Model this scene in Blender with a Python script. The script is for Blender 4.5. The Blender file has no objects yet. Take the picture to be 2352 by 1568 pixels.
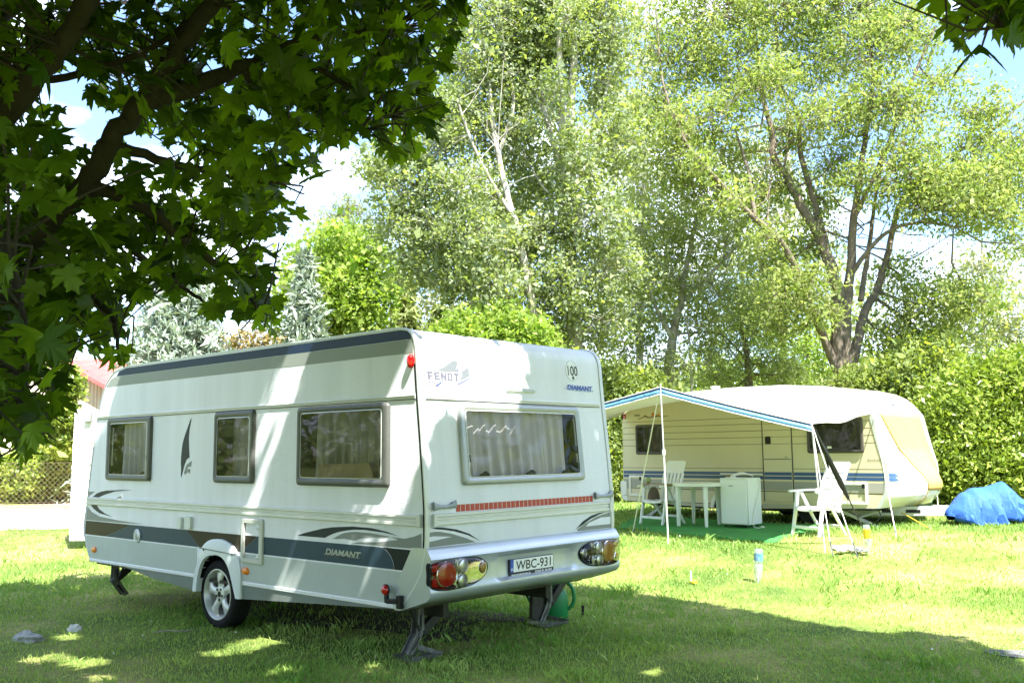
import bpy, bmesh, math, random
import numpy as np
from mathutils import Vector, Matrix, noise as mnoise
random.seed(11); rng = np.random.default_rng(11)
sc = bpy.context.scene; col = sc.collection
rad = math.radians

# ------------------------------------------------------------------ camera
F = 2170.0; CAMH = 1.65; PX, PY = 1176.0, 784.0         # focal length etc. in units of a 2352 x 1568 picture
PITCH = math.atan(253 / F); ROLL = math.atan(.009)
_cp, _sp, _cr, _sr = math.cos(PITCH), math.sin(PITCH), math.cos(ROLL), math.sin(ROLL)
_r0 = np.array([1, 0, 0.]); _u0 = np.array([0, -_sp, _cp]); _f0 = np.array([0, _cp, _sp])
CR = np.array([_cr * _r0 - _sr * _u0, _sr * _r0 + _cr * _u0, _f0])
CO = np.array([0, 0, CAMH])
def ray(x, y): return CR.T @ np.array([(x - PX) / F, -(y - PY) / F, 1.0])
def pt(x, y, d): return CO + ray(x, y) * d
def proj(P):
    v = (np.asarray(P, float) - CO) @ CR.T
    return np.stack([PX + F * v[..., 0] / v[..., 2], PY - F * v[..., 1] / v[..., 2], v[..., 2]], -1)
def sstep(t): t = np.clip(t, 0, 1); return t * t * (3 - 2 * t)
def gz(x, y):
    return .33 * sstep((y + .3 * x - 10.8) / 5.2) + .10 * sstep((x - 5.5) / 2.5) * sstep((y - 12) / 4) + .012 * np.sin(x * 1.7 + y * .9) * np.sin(y * 1.3 - x * .6) * sstep((np.hypot(x + 1.5, y - 9) - 2.5) / 3)
def gnd(x, y):
    r = ray(x, y); z = 0.
    for _ in range(12):
        q = CO + r * ((z - CAMH) / r[2]); z = float(gz(q[0], q[1]))
    return q
cd = bpy.data.cameras.new('camera'); cam = bpy.data.objects.new('camera', cd); col.objects.link(cam)
M = Matrix(((CR[0][0], CR[1][0], -CR[2][0], 0), (CR[0][1], CR[1][1], -CR[2][1], 0), (CR[0][2], CR[1][2], -CR[2][2], CAMH), (0, 0, 0, 1)))
cam.matrix_world = M; cd.sensor_width = 36; cd.lens = 36 * F / 2352; cd.clip_end = 2000; cd.clip_start = .05
sc.camera = cam

# ------------------------------------------------------------------ light
SUN = np.array([.30, -.56, 1.0])                          # towards the sun
el = math.atan2(1, math.hypot(SUN[0], SUN[1])); az = math.atan2(SUN[0], SUN[1])
w = bpy.data.worlds.new('World'); sc.world = w; w.use_nodes = True
nt = w.node_tree; N = nt.nodes; Lk = nt.links; N.clear()
out = N.new('ShaderNodeOutputWorld'); bg = N.new('ShaderNodeBackground'); sky = N.new('ShaderNodeTexSky')
sky.sky_type = 'NISHITA'; sky.sun_disc = False; sky.sun_elevation = el; sky.sun_rotation = az
sky.air_density = 1.0; sky.dust_density = .2; sky.ozone_density = 3.0
SKYS = .10
bg.inputs['Strength'].default_value = SKYS
tc = N.new('ShaderNodeTexCoord'); mp = N.new('ShaderNodeMapping'); mp.inputs['Scale'].default_value = (1, 1, 2.2); mp.inputs['Location'].default_value = (.37, .12, .05)
nz = N.new('ShaderNodeTexNoise'); nz.inputs['Scale'].default_value = 3.1; nz.inputs['Detail'].default_value = 9; nz.inputs['Roughness'].default_value = .52
rp = N.new('ShaderNodeValToRGB'); rp.color_ramp.elements[0].position = .49; rp.color_ramp.elements[1].position = .62
mx = N.new('ShaderNodeMix'); mx.data_type = 'RGBA'; mx.inputs[7].default_value = (7.0, 8.0, 9.8, 1)
Lk.new(tc.outputs['Generated'], mp.inputs[0]); Lk.new(mp.outputs[0], nz.inputs['Vector']); Lk.new(nz.outputs['Fac'], rp.inputs[0])
Lk.new(rp.outputs['Color'], mx.inputs[0]); Lk.new(sky.outputs[0], mx.inputs[6]); Lk.new(mx.outputs[2], bg.inputs['Color']); Lk.new(bg.outputs[0], out.inputs[0])
ld = bpy.data.lights.new('sun', 'SUN'); ld.energy = 4.6; ld.angle = rad(.53); ld.color = (1, .965, .90)
lo = bpy.data.objects.new('sun', ld); col.objects.link(lo); lo.location = (10, -15, 30)
lo.rotation_euler = Vector(SUN).to_track_quat('Z', 'Y').to_euler()
sc.view_settings.view_transform = 'Standard'; sc.view_settings.look = 'None'; sc.view_settings.exposure = 2.18; sc.view_settings.gamma = 1
sc.cycles.max_bounces = 8; sc.cycles.transparent_max_bounces = 12; sc.cycles.use_denoising = True; sc.cycles.caustics_reflective = False; sc.cycles.caustics_refractive = False

# ------------------------------------------------------------------ materials
MATS = {}
def mat(name, c, rough=.5, metal=0., spec=.5, bump=0., bscale=40., bstretch=(1, 1, 1), var=0., vscale=3., coat=0., trans=0., alpha=None, c2=None, tex='noise', bdist=.004, vstretch=None):
    m = bpy.data.materials.new(name); m.use_nodes = True; n = m.node_tree.nodes; l = m.node_tree.links
    b = n['Principled BSDF']; o = n['Material Output']
    b.inputs['Base Color'].default_value = (*c, 1); b.inputs['Roughness'].default_value = rough; b.inputs['Metallic'].default_value = metal
    b.inputs['Specular IOR Level'].default_value = spec; b.inputs['Coat Weight'].default_value = coat
    t = None
    if var or bump or c2:
        t = n.new('ShaderNodeTexCoord')
    if var or c2:
        v = n.new('ShaderNodeTexNoise'); v.inputs['Scale'].default_value = vscale; v.inputs['Detail'].default_value = 6; v.inputs['Roughness'].default_value = .6
        if vstretch:
            vm = n.new('ShaderNodeMapping'); vm.inputs['Scale'].default_value = vstretch; l.new(t.outputs['Object'], vm.inputs[0]); l.new(vm.outputs[0], v.inputs['Vector'])
        else: l.new(t.outputs['Object'], v.inputs['Vector'])
        r = n.new('ShaderNodeValToRGB'); r.color_ramp.elements[0].position = .3; r.color_ramp.elements[1].position = .7
        a = c2 if c2 else tuple(x * (1 - var) for x in c); d = c if c2 else tuple(min(1, x * (1 + var)) for x in c)
        r.color_ramp.elements[0].color = (*a, 1); r.color_ramp.elements[1].color = (*d, 1)
        l.new(v.outputs['Fac'], r.inputs[0]); l.new(r.outputs[0], b.inputs['Base Color'])
    if bump:
        mp = n.new('ShaderNodeMapping'); mp.inputs['Scale'].default_value = bstretch; l.new(t.outputs['Object'], mp.inputs[0])
        if tex == 'noise':
            v = n.new('ShaderNodeTexNoise'); v.inputs['Detail'].default_value = 3
        elif tex == 'wave':
            v = n.new('ShaderNodeTexWave'); v.inputs['Distortion'].default_value = 6; v.inputs['Detail'].default_value = 2
        else:
            v = n.new('ShaderNodeTexVoronoi')
        v.inputs['Scale'].default_value = bscale; l.new(mp.outputs[0], v.inputs['Vector'])
        bp = n.new('ShaderNodeBump'); bp.inputs['Strength'].default_value = bump; bp.inputs['Distance'].default_value = bdist
        l.new(v.outputs[0 if tex != 'noise' else 'Fac'], bp.inputs['Height']); l.new(bp.outputs[0], b.inputs['Normal'])
    if trans:
        ms = n.new('ShaderNodeMixShader'); ms.inputs[0].default_value = trans; tl = n.new('ShaderNodeBsdfTranslucent')
        src = b.inputs['Base Color'].links[0].from_socket if b.inputs['Base Color'].links else None
        if src: l.new(src, tl.inputs[0])
        else: tl.inputs[0].default_value = (*c, 1)
        l.new(b.outputs[0], ms.inputs[1]); l.new(tl.outputs[0], ms.inputs[2]); l.new(ms.outputs[0], o.inputs[0])
    MATS[name] = m; return m
def glassmat(name, tint, refl=.06, rough=.03, dirt=.06, dirtc=(.6, .55, .48)):
    m = bpy.data.materials.new(name); m.use_nodes = True; n = m.node_tree.nodes; l = m.node_tree.links; n.clear()
    o = n.new('ShaderNodeOutputMaterial'); tr = n.new('ShaderNodeBsdfTransparent'); tr.inputs[0].default_value = (*tint, 1)
    gl = n.new('ShaderNodeBsdfGlossy'); gl.inputs['Roughness'].default_value = rough; gl.inputs[0].default_value = (.62, .62, .62, 1)
    fr = n.new('ShaderNodeFresnel'); fr.inputs['IOR'].default_value = 1.49
    t = n.new('ShaderNodeTexCoord'); nz = n.new('ShaderNodeTexNoise'); nz.inputs['Scale'].default_value = 5; nz.inputs['Detail'].default_value = 8; nz.inputs['Distortion'].default_value = 1.6
    l.new(t.outputs['Object'], nz.inputs['Vector'])
    nb = n.new('ShaderNodeTexNoise'); nb.inputs['Scale'].default_value = 2.2; nb.inputs['Detail'].default_value = 1; l.new(t.outputs['Object'], nb.inputs['Vector'])
    bp = n.new('ShaderNodeBump'); bp.inputs['Strength'].default_value = .10; bp.inputs['Distance'].default_value = .04; l.new(nb.outputs['Fac'], bp.inputs['Height']); l.new(bp.outputs[0], gl.inputs['Normal'])
    rp = n.new('ShaderNodeValToRGB'); rp.color_ramp.elements[0].position = .52; rp.color_ramp.elements[1].position = .78
    rp.color_ramp.elements[1].color = (dirt * 4, dirt * 4, dirt * 4, 1); rp.color_ramp.elements[0].color = (dirt * .4,) * 3 + (1,)
    l.new(nz.outputs['Fac'], rp.inputs[0])
    df = n.new('ShaderNodeBsdfDiffuse'); df.inputs[0].default_value = (*dirtc, 1)
    m1 = n.new('ShaderNodeMixShader'); m2 = n.new('ShaderNodeMixShader')
    l.new(rp.outputs[0], m1.inputs[0]); l.new(tr.outputs[0], m1.inputs[1]); l.new(df.outputs[0], m1.inputs[2])
    l.new(fr.outputs[0], m2.inputs[0]); l.new(m1.outputs[0], m2.inputs[1]); l.new(gl.outputs[0], m2.inputs[2]); l.new(m2.outputs[0], o.inputs[0])
    MATS[name] = m; return m
def leafmat(name, dark, light, trans=.4, rough=.5, tr_col=None, spec=.3, back=None):
    """leaf colour runs dark..light with the per-leaf attribute 'var'"""
    m = bpy.data.materials.new(name); m.use_nodes = True; n = m.node_tree.nodes; l = m.node_tree.links
    b = n['Principled BSDF']; o = n['Material Output']; b.inputs['Roughness'].default_value = rough; b.inputs['Specular IOR Level'].default_value = spec
    at = n.new('ShaderNodeAttribute'); at.attribute_name = 'var'
    r = n.new('ShaderNodeValToRGB'); r.color_ramp.elements[0].color = (*dark, 1); r.color_ramp.elements[1].color = (*light, 1)
    l.new(at.outputs['Fac'], r.inputs[0])
    src = r.outputs[0]
    if back:
        g = n.new('ShaderNodeNewGeometry'); mb = n.new('ShaderNodeMix'); mb.data_type = 'RGBA'; mb.inputs[7].default_value = (*back, 1)
        l.new(g.outputs['Backfacing'], mb.inputs[0]); l.new(src, mb.inputs[6]); src = mb.outputs[2]
    l.new(src, b.inputs['Base Color'])
    tl = n.new('ShaderNodeBsdfTranslucent'); mm = n.new('ShaderNodeMix'); mm.data_type = 'RGBA'; mm.blend_type = 'MULTIPLY'; mm.inputs[0].default_value = 1
    mm.inputs[7].default_value = (*(tr_col or (1.5, 1.45, .45)), 1); l.new(r.outputs[0], mm.inputs[6]); l.new(mm.outputs[2], tl.inputs[0])
    ms = n.new('ShaderNodeMixShader'); ms.inputs[0].default_value = trans
    l.new(b.outputs[0], ms.inputs[1]); l.new(tl.outputs[0], ms.inputs[2]); l.new(ms.outputs[0], o.inputs[0])
    MATS[name] = m; return m

# ------------------------------------------------------------------ objects
def tag(o, label=None, cat=None, group=None, kind=None):
    if label: o['label'] = label
    if cat: o['category'] = cat
    if group: o['group'] = group
    if kind: o['kind'] = kind
    return o
def thing(name, label, cat, loc=(0, 0, 0), rz=0., group=None):
    o = bpy.data.objects.new(name, None); col.objects.link(o); o.location = loc; o.rotation_euler = (0, 0, rz); o.empty_display_size = .2
    return tag(o, label, cat, group)
def copy_tree(o, parent=None):
    c = o.copy(); col.objects.link(c); c.parent = parent
    for ch in list(o.children): copy_tree(ch, c)
    return c
class MB:
    def __init__(s): s.v = []; s.f = []; s.m = []
    def add(s, vs, fs, mi=0):
        b = len(s.v); s.v += [tuple(map(float, p)) for p in vs]; s.f += [tuple(b + i for i in f) for f in fs]; s.m += [mi] * len(fs); return s
    def box(s, c, d, mi=0, rot=None):
        x, y, z = d[0] / 2, d[1] / 2, d[2] / 2
        vs = [Vector((a * x, b * y, e * z)) for e in (-1, 1) for b in (-1, 1) for a in (-1, 1)]
        if rot is not None: vs = [rot @ v for v in vs]
        return s.add([v + Vector(c) for v in vs], [(0, 2, 3, 1), (4, 5, 7, 6), (0, 1, 5, 4), (2, 6, 7, 3), (0, 4, 6, 2), (1, 3, 7, 5)], mi)
    def beam(s, a, b, w, h, mi=0, up=(0, 0, 1)):
        a, b = Vector(a), Vector(b); d = (b - a); L = d.length; d.normalize(); sd = d.cross(Vector(up))
        if sd.length < 1e-4: sd = d.cross(Vector((1, 0, 0)))
        sd.normalize(); u = sd.cross(d)
        return s.box((a + b) / 2, (L, w, h), mi, Matrix((d, sd, u)).transposed())
    def tube(s, pts, r, n=8, mi=0, cap=True):
        P = [Vector(p) for p in pts]; k = len(P); rs = r if hasattr(r, '__len__') else [r] * k
        T = [(P[min(i + 1, k - 1)] - P[max(i - 1, 0)]).normalized() for i in range(k)]
        a = Vector((0, 0, 1)) if abs(T[0].z) < .9 else Vector((1, 0, 0))
        u = T[0].cross(a).normalized(); vs = []
        for i in range(k):
            u = (u - T[i] * u.dot(T[i]));
            if u.length < 1e-6: u = T[i].cross(Vector((1, 0, .3)))
            u.normalize(); w = T[i].cross(u)
            vs += [P[i] + (u * math.cos(2 * math.pi * j / n) + w * math.sin(2 * math.pi * j / n)) * rs[i] for j in range(n)]
        fs = [(i * n + j, i * n + (j + 1) % n, (i + 1) * n + (j + 1) % n, (i + 1) * n + j) for i in range(k - 1) for j in range(n)]
        if cap: fs += [tuple(range(n))[::-1], tuple(range((k - 1) * n, k * n))]
        return s.add(vs, fs, mi)
    def loft(s, rings, mi=0, cap=True, close=True):
        n = len(rings[0]); vs = [p for r in rings for p in r]; fs = []
        for i in range(len(rings) - 1):
            for j in range(n if close else n - 1):
                fs.append((i * n + j, i * n + (j + 1) % n, (i + 1) * n + (j + 1) % n, (i + 1) * n + j))
        if cap: fs += [tuple(range(n))[::-1], tuple(range((len(rings) - 1) * n, len(rings) * n))]
        return s.add(vs, fs, mi)
    def prism(s, base, top, mi=0): return s.loft([base, top], mi)
    def lathe(s, prof, o=(0, 0, 0), axis='z', n=24, mi=0, cap=True):
        rings = []
        for r, h in prof:
            ring = []
            for j in range(n):
                c, q = r * math.cos(2 * math.pi * j / n), r * math.sin(2 * math.pi * j / n)
                p = {'z': (c, q, h), 'y': (c, h, q), 'x': (h, c, q)}[axis]
                ring.append((p[0] + o[0], p[1] + o[1], p[2] + o[2]))
            rings.append(ring)
        return s.loft(rings, mi, cap)
    def grid(s, fn, nu, nv, mi=0):
        vs = [fn(i / nu, j / nv) for i in range(nu + 1) for j in range(nv + 1)]
        return s.add(vs, [(i * (nv + 1) + j, i * (nv + 1) + j + 1, (i + 1) * (nv + 1) + j + 1, (i + 1) * (nv + 1) + j) for i in range(nu) for j in range(nv)], mi)
    def build(s, name, mats, parent=None, smooth=35, bevel=0., seg=2, solid=0., fix=True, label=None):
        me = bpy.data.meshes.new(name)
        bm = bmesh.new(); vs = [bm.verts.new(v) for v in s.v]
        for f, mi in zip(s.f, s.m):
            try:
                q = bm.faces.new([vs[i] for i in f]); q.material_index = mi
            except ValueError: pass
        if fix: bmesh.ops.recalc_face_normals(bm, faces=bm.faces)
        bm.to_mesh(me); bm.free()
        for m in (mats if isinstance(mats, (list, tuple)) else [mats]): me.materials.append(m)
        if smooth:
            me.shade_smooth(); me.set_sharp_from_angle(angle=rad(smooth))
        o = bpy.data.objects.new(name, me); col.objects.link(o); o.parent = parent
        if solid:
            md = o.modifiers.new('solid', 'SOLIDIFY'); md.thickness = solid; md.offset = 0
        if bevel:
            md = o.modifiers.new('bevel', 'BEVEL'); md.width = bevel; md.segments = seg; md.limit_method = 'ANGLE'; md.angle_limit = rad(40)
        if label: o['label'] = label
        return o
def rrect(x0, x1, y0, y1, r, n=5):
    P = []
    for cx, cy, a in ((x1 - r, y1 - r, 0), (x0 + r, y1 - r, 90), (x0 + r, y0 + r, 180), (x1 - r, y0 + r, 270)):
        P += [(cx + r * math.cos(rad(a + 90 * i / n)), cy + r * math.sin(rad(a + 90 * i / n))) for i in range(n + 1)]
    return P
def ellipse(cx, cy, a, b, n=24, rot=0.):
    return [(cx + a * math.cos(t) * math.cos(rot) - b * math.sin(t) * math.sin(rot), cy + a * math.cos(t) * math.sin(rot) + b * math.sin(t) * math.cos(rot)) for t in (2 * math.pi * i / n for i in range(n))]
def smoothpoly(P, k=4):
    """closed Catmull-Rom through the points"""
    n = len(P); O = []
    for i in range(n):
        a, b, c, d = (np.array(P[(i + q) % n], float) for q in (-1, 0, 1, 2))
        for j in range(k):
            t = j / k; O.append(tuple(.5 * (2 * b + (c - a) * t + (2 * a - 5 * b + 4 * c - d) * t * t + (3 * b - a - 3 * c + d) * t ** 3)))
    return O
def crom(P, k=5):
    P = [np.array(p, float) for p in P]; n = len(P); O = []
    for i in range(n - 1):
        a, b, c, d = P[max(i - 1, 0)], P[i], P[i + 1], P[min(i + 2, n - 1)]
        for j in range(k):
            t = j / k; O.append(.5 * (2 * b + (c - a) * t + (2 * a - 5 * b + 4 * c - d) * t * t + (3 * b - a - 3 * c + d) * t ** 3))
    O.append(P[-1]); return O
def textmesh(s, bold=0.):
    cu = bpy.data.curves.new('t', 'FONT'); cu.body = s; cu.offset = bold; cu.resolution_u = 4
    o = bpy.data.objects.new('t', cu); col.objects.link(o)
    dg = bpy.context.evaluated_depsgraph_get(); dg.update()
    me = bpy.data.meshes.new_from_object(o.evaluated_get(dg))
    V = np.array([v.co[:2] for v in me.vertices]); Fc = [tuple(p.vertices) for p in me.polygons]
    bpy.data.objects.remove(o); bpy.data.meshes.remove(me); bpy.data.curves.remove(cu)
    V -= V.min(0); V /= np.maximum(V.max(0), 1e-6); return V, Fc
def text_on(name, s, fn, x0, x1, z0, z1, m, parent, t=.0025, bold=.02, shear=0., slope=0.):
    V, Fc = textmesh(s, bold); b = MB()
    b.add([fn(x0 + (x1 - x0) * u + shear * v, z0 + (z1 - z0) * v + slope * u, t) for u, v in V], Fc)
    return b.build(name, m, parent, smooth=0, fix=False)
def decal(name, polys, fn, m, parent, t0=.0004, t1=.0016, label=None):
    for P in (polys if isinstance(polys[0][0], (tuple, list)) else [polys]):
        o = MB().prism([fn(u, v, t0) for u, v in P], [fn(u, v, t1) for u, v in P]).build(name, m, parent, smooth=0, label=label)
    return o
def bigmesh(name, V, Fc, mats, parent=None, var=None, smooth=False, mi=None):
    """fast mesh from arrays; Fc (n,k)"""
    me = bpy.data.meshes.new(name); V = np.ascontiguousarray(V, np.float32); Fc = np.ascontiguousarray(Fc, np.int32); n, k = Fc.shape
    me.vertices.add(len(V)); me.vertices.foreach_set('co', V.ravel()); me.loops.add(n * k); me.loops.foreach_set('vertex_index', Fc.ravel())
    me.polygons.add(n); me.polygons.foreach_set('loop_start', np.arange(0, n * k, k, dtype=np.int32))
    if smooth: me.polygons.foreach_set('use_smooth', np.ones(n, bool))
    if mi is not None: me.polygons.foreach_set('material_index', np.ascontiguousarray(mi, np.int32))
    me.update(calc_edges=True)
    if var is not None:
        a = me.attributes.new('var', 'FLOAT', 'FACE'); a.data.foreach_set('value', np.ascontiguousarray(var, np.float32))
    for m in (mats if isinstance(mats, (list, tuple)) else [mats]): me.materials.append(m)
    o = bpy.data.objects.new(name, me); col.objects.link(o); o.parent = parent; return o
def cut(obj, cutters):
    for c in cutters:
        md = obj.modifiers.new('cut', 'BOOLEAN'); md.operation = 'DIFFERENCE'; md.object = c; md.solver = 'EXACT'
    dg = bpy.context.evaluated_depsgraph_get(); dg.update()
    me = bpy.data.meshes.new_from_object(obj.evaluated_get(dg)); old = obj.data; obj.modifiers.clear(); obj.data = me; me.name = old.name
    for c in cutters: bpy.data.objects.remove(c)
    return obj
# ================================================================== caravan in the foreground
white_al = mat('white_hammered_panel', (.79, .805, .86), .36, spec=.35, bump=.5, bscale=30, bstretch=(1, 1, 2.4), c2=(.69, .705, .745), vscale=4.2, vstretch=(1, 1, .07), bdist=.004)
white_gl = mat('white_gelcoat', (.80, .82, .86), .22, spec=.5, bump=.10, bscale=30, var=.03, vscale=1.3, bdist=.002)
trimgrey = mat('silver_trim', (.60, .62, .61), .38, metal=.25, var=.06, vscale=3)
railgrey = mat('pale_alloy_rail', (.66, .67, .65), .42, metal=.15, var=.06, vscale=4)
rubber = mat('black_rubber', (.006, .006, .007), .7, spec=.2)
blackp = mat('black_plastic', (.010, .010, .011), .45, spec=.3)
frame_m = mat('window_frame_grey', (.10, .105, .098), .38, spec=.35, var=.08, vscale=3)
navy = mat('navy_film', (.008, .026, .062), .45, spec=.22, bump=.2, bscale=26, bstretch=(1, 1, 2.4), bdist=.003)
steelblue = mat('steel_blue_film', (.030, .060, .088), .45, spec=.22, bump=.25, bscale=26, bstretch=(1, 1, 2.4), var=.05, bdist=.003)
umber = mat('dark_umber_film', (.026, .020, .013), .45, spec=.22, bump=.25, bscale=26, bstretch=(1, 1, 2.4), bdist=.003)
black_film = mat('black_green_film', (.006, .011, .013), .45, spec=.22, bump=.25, bscale=26, bstretch=(1, 1, 2.4), bdist=.003)
greyfilm = mat('grey_film', (.27, .30, .265), .45, spec=.22, bump=.25, bscale=26, bstretch=(1, 1, 2.4), bdist=.003)
swgrey = mat('mid_grey_film', (.23, .25, .23), .45, spec=.22, bump=.2, bscale=26, bdist=.003)
palegrey = mat('pale_grey_film', (.43, .475, .45), .45, spec=.22, bump=.28, bscale=26, bstretch=(1, 1, 2.4), var=.05, bdist=.003)
charc = mat('charcoal_film', (.016, .026, .033), .45, spec=.22)
skirt_m = mat('skirt_grey', (.17, .195, .18), .45, spec=.22, bump=.2, bscale=26, bdist=.003, var=.12)
dark_in = mat('dark_interior', (.035, .03, .027), .8)
under = mat('underbody', (.008, .007, .006), .95, spec=.1)
pane_dark = glassmat('smoked_acrylic', (.85, .84, .82), dirt=.04, dirtc=(.5, .47, .42))
pane_clear = glassmat('clear_acrylic', (.93, .93, .93), dirt=.0, dirtc=(.8, .8, .8))
curtain_g = mat('grey_curtain', (.66, .65, .68), .9, bump=.2, bscale=60, var=.08)
curtain_d = mat('dark_curtain', (.48, .475, .46), .9, bump=.2, bscale=60, var=.1)
curtain_w = mat('pale_lilac_curtain', (.78, .73, .76), .9)
silver = mat('silver_bumper_paint', (.46, .50, .54), .30, metal=.35, coat=.4, var=.05, vscale=2)
steel = mat('galvanised_steel', (.24, .25, .24), .5, metal=.6, c2=(.11, .11, .105), vscale=16)
darksteel = mat('dark_steel', (.035, .036, .036), .5, metal=.5, var=.3, vscale=12)
rubber_t = mat('tyre_rubber', (.012, .012, .013), .85, spec=.2, bump=.25, bscale=40, var=.25, vscale=8)
alloy = mat('alloy_wheel', (.62, .63, .60), .36, metal=.35, var=.1, vscale=9)
redlens = mat('red_lens', (.50, .006, .006), .12, coat=.8, bump=.15, bscale=120)
redtape = mat('red_reflective_tape', (.42, .035, .02), .35, bump=.15, bscale=90)
amber = mat('amber_lens', (.80, .22, .01), .15, coat=.6)
amberd = mat('amber_smoked_lens', (.42, .17, .03), .15, coat=.8)
chrome = mat('chrome_reflector', (.78, .78, .74), .12, metal=1.)
lampbase = mat('champagne_reflector', (.46, .45, .36), .25, metal=.7)
clearlens = mat('clear_lamp_lens', (.72, .74, .72), .08, metal=.6, coat=1, bump=.3, bscale=150)
lampcover = glassmat('clear_lamp_cover', (.97, .97, .96), dirt=.0)
platewhite = mat('plate_white', (.82, .83, .80), .3)
plateblue = mat('plate_blue', (.02, .09, .42), .3)
textdark = mat('black_lettering', (.012, .012, .02), .4)
textgrey = mat('lilac_grey_lettering', (.115, .115, .15), .45)
textblue = mat('blue_lettering', (.05, .10, .42), .35)
brightblue = mat('bright_blue_lettering', (.045, .065, .20), .4)
textsilver = mat('silver_lettering', (.36, .38, .37), .35, metal=.3)
sailpale = mat('pale_grey_sail_film', (.15, .165, .18), .45)
white_txt = mat('white_lettering', (.85, .85, .85), .4)

C1 = Vector((-2.861, 9.225, 0)); A1 = math.atan2(-.668, .745)
cv = thing('caravan', 'white caravan with blue and grey stripes, tail lamps and number plate in the foreground', 'caravan', C1, A1)
PROF = [(2.66, .455), (2.742, .546), (2.829, .644), (2.901, .754), (2.937, .889), (2.946, 1.0), (2.945, 1.22), (2.925, 1.466), (2.898, 1.753), (2.86, 2.094), (2.838, 2.34), (2.827, 2.47),
        (2.812, 2.525), (2.785, 2.570), (2.748, 2.602), (2.70, 2.622), (2.62, 2.632), (1.5, 2.634), (0, 2.636), (-1.8, 2.632), (-2.1, 2.620), (-2.225, 2.595), (-2.333, 2.54), (-2.438, 2.445), (-2.51, 2.34), (-2.577, 2.20),
        (-2.614, 2.058), (-2.672, 1.783), (-2.74, 1.42), (-2.80, 1.06), (-2.838, .9), (-2.845, .77), (-2.766, .64), (-2.653, .474), (-2.64, .455)]
_pz = np.array([p[1] for p in PROF[4:13]]); _px = np.array([p[0] for p in PROF[4:13]])
def S1(x, z, t=0.): return (x, -t, z)
def R1(y, z, t=0.): return (float(np.interp(z, _pz, _px)) + t, y, z)
W1c = 2.405
body = MB()
body.prism([(x, 0, z) for x, z in PROF], [(x, W1c, z) for x, z in PROF])
bo = body.build('body', [white_al, dark_in, under], cv, smooth=30)
def cutter(b, mi):
    o = b.build('cutter', [white_al, dark_in, under], None, smooth=0); o.matrix_world = cv.matrix_world.copy()
    for p in o.data.polygons: p.material_index = mi
    o.location = C1; o.rotation_euler = (0, 0, A1); return o
WIN = {'a': (-2.315, -1.30, 1.375, 2.062), 'b': (-.045, .642, 1.378, 2.060), 'c': (1.315, 2.537, 1.376, 2.052)}
RW = (.405, 1.985, 1.387, 2.055)
GI = {'a': (.075, .085, .060, .055), 'b': (.055, .065, .06, .06), 'c': (.055, .075, .065, .05), 'r': (.07, .065, .06, .062)}
cs = []
for k, (x0, x1, z0, z1) in WIN.items():
    cs.append(cutter(MB().prism([S1(u, v, .1) for u, v in rrect(x0 + .05, x1 - .05, z0 + .05, z1 - .05, .05)], [S1(u, v, -.26) for u, v in rrect(x0 + .05, x1 - .05, z0 + .05, z1 - .05, .05)]), 1))
q = rrect(RW[0] + .05, RW[1] - .05, RW[2] + .05, RW[3] - .05, .05)
cs.append(cutter(MB().prism([(3.2, u, v) for u, v in q], [(2.62, u, v) for u, v in q]), 1))
ARCH_O = [(-.36, .33), (-.335, .48), (-.285, .61), (-.222, .742), (-.150, .800), (-.048, .838), (.100, .850), (.225, .834), (.322, .799), (.396, .738), (.446, .662), (.473, .547), (.485, .33)]
ARCH_I = [(-.285, .33), (-.268, .452), (-.230, .558), (-.178, .630), (-.092, .680), (.035, .700), (.150, .688), (.236, .640), (.298, .565), (.362, .438), (.412, .33)]
for ya, yb in ((-.1, .36), (W1c - .36, W1c + .1)):
    cs.append(cutter(MB().prism([(x, ya, z) for x, z in ARCH_I], [(x, yb, z) for x, z in ARCH_I]), 2))
bpy.context.view_layer.update()
cut(bo, cs)
bo.data.shade_smooth(); bo.data.set_sharp_from_angle(angle=rad(30))
# corner trim running round the whole outline on both sides, with the dark seal beside it
def swept(sect, i0, i1):
    P = [np.array(p) for p in PROF[i0:i1]]; rings = []
    for i in range(len(P)):
        t = P[min(i + 1, len(P) - 1)] - P[max(i - 1, 0)]; t /= np.linalg.norm(t); n = np.array([t[1], -t[0]])
        rings.append([(P[i][0] + n[0] * a, y, P[i][1] + n[1] * a) for a, y in sect])
    return rings
for s in (0, 1):
    Y = lambda y: y if s == 0 else W1c - y
    MB().loft(swept([(-.002, Y(-.006)), (.011, Y(-.006)), (.013, Y(.006)), (.013, Y(.022)), (.008, Y(.036)), (-.002, Y(.036))], 0, len(PROF))).build('corner_trim', trimgrey, cv)
    MB().loft(swept([(-.024, Y(-.0025)), (-.002, Y(-.0025)), (-.002, Y(.002)), (-.024, Y(.002))], 0, 11)).build('edge_seal', rubber, cv)
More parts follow.
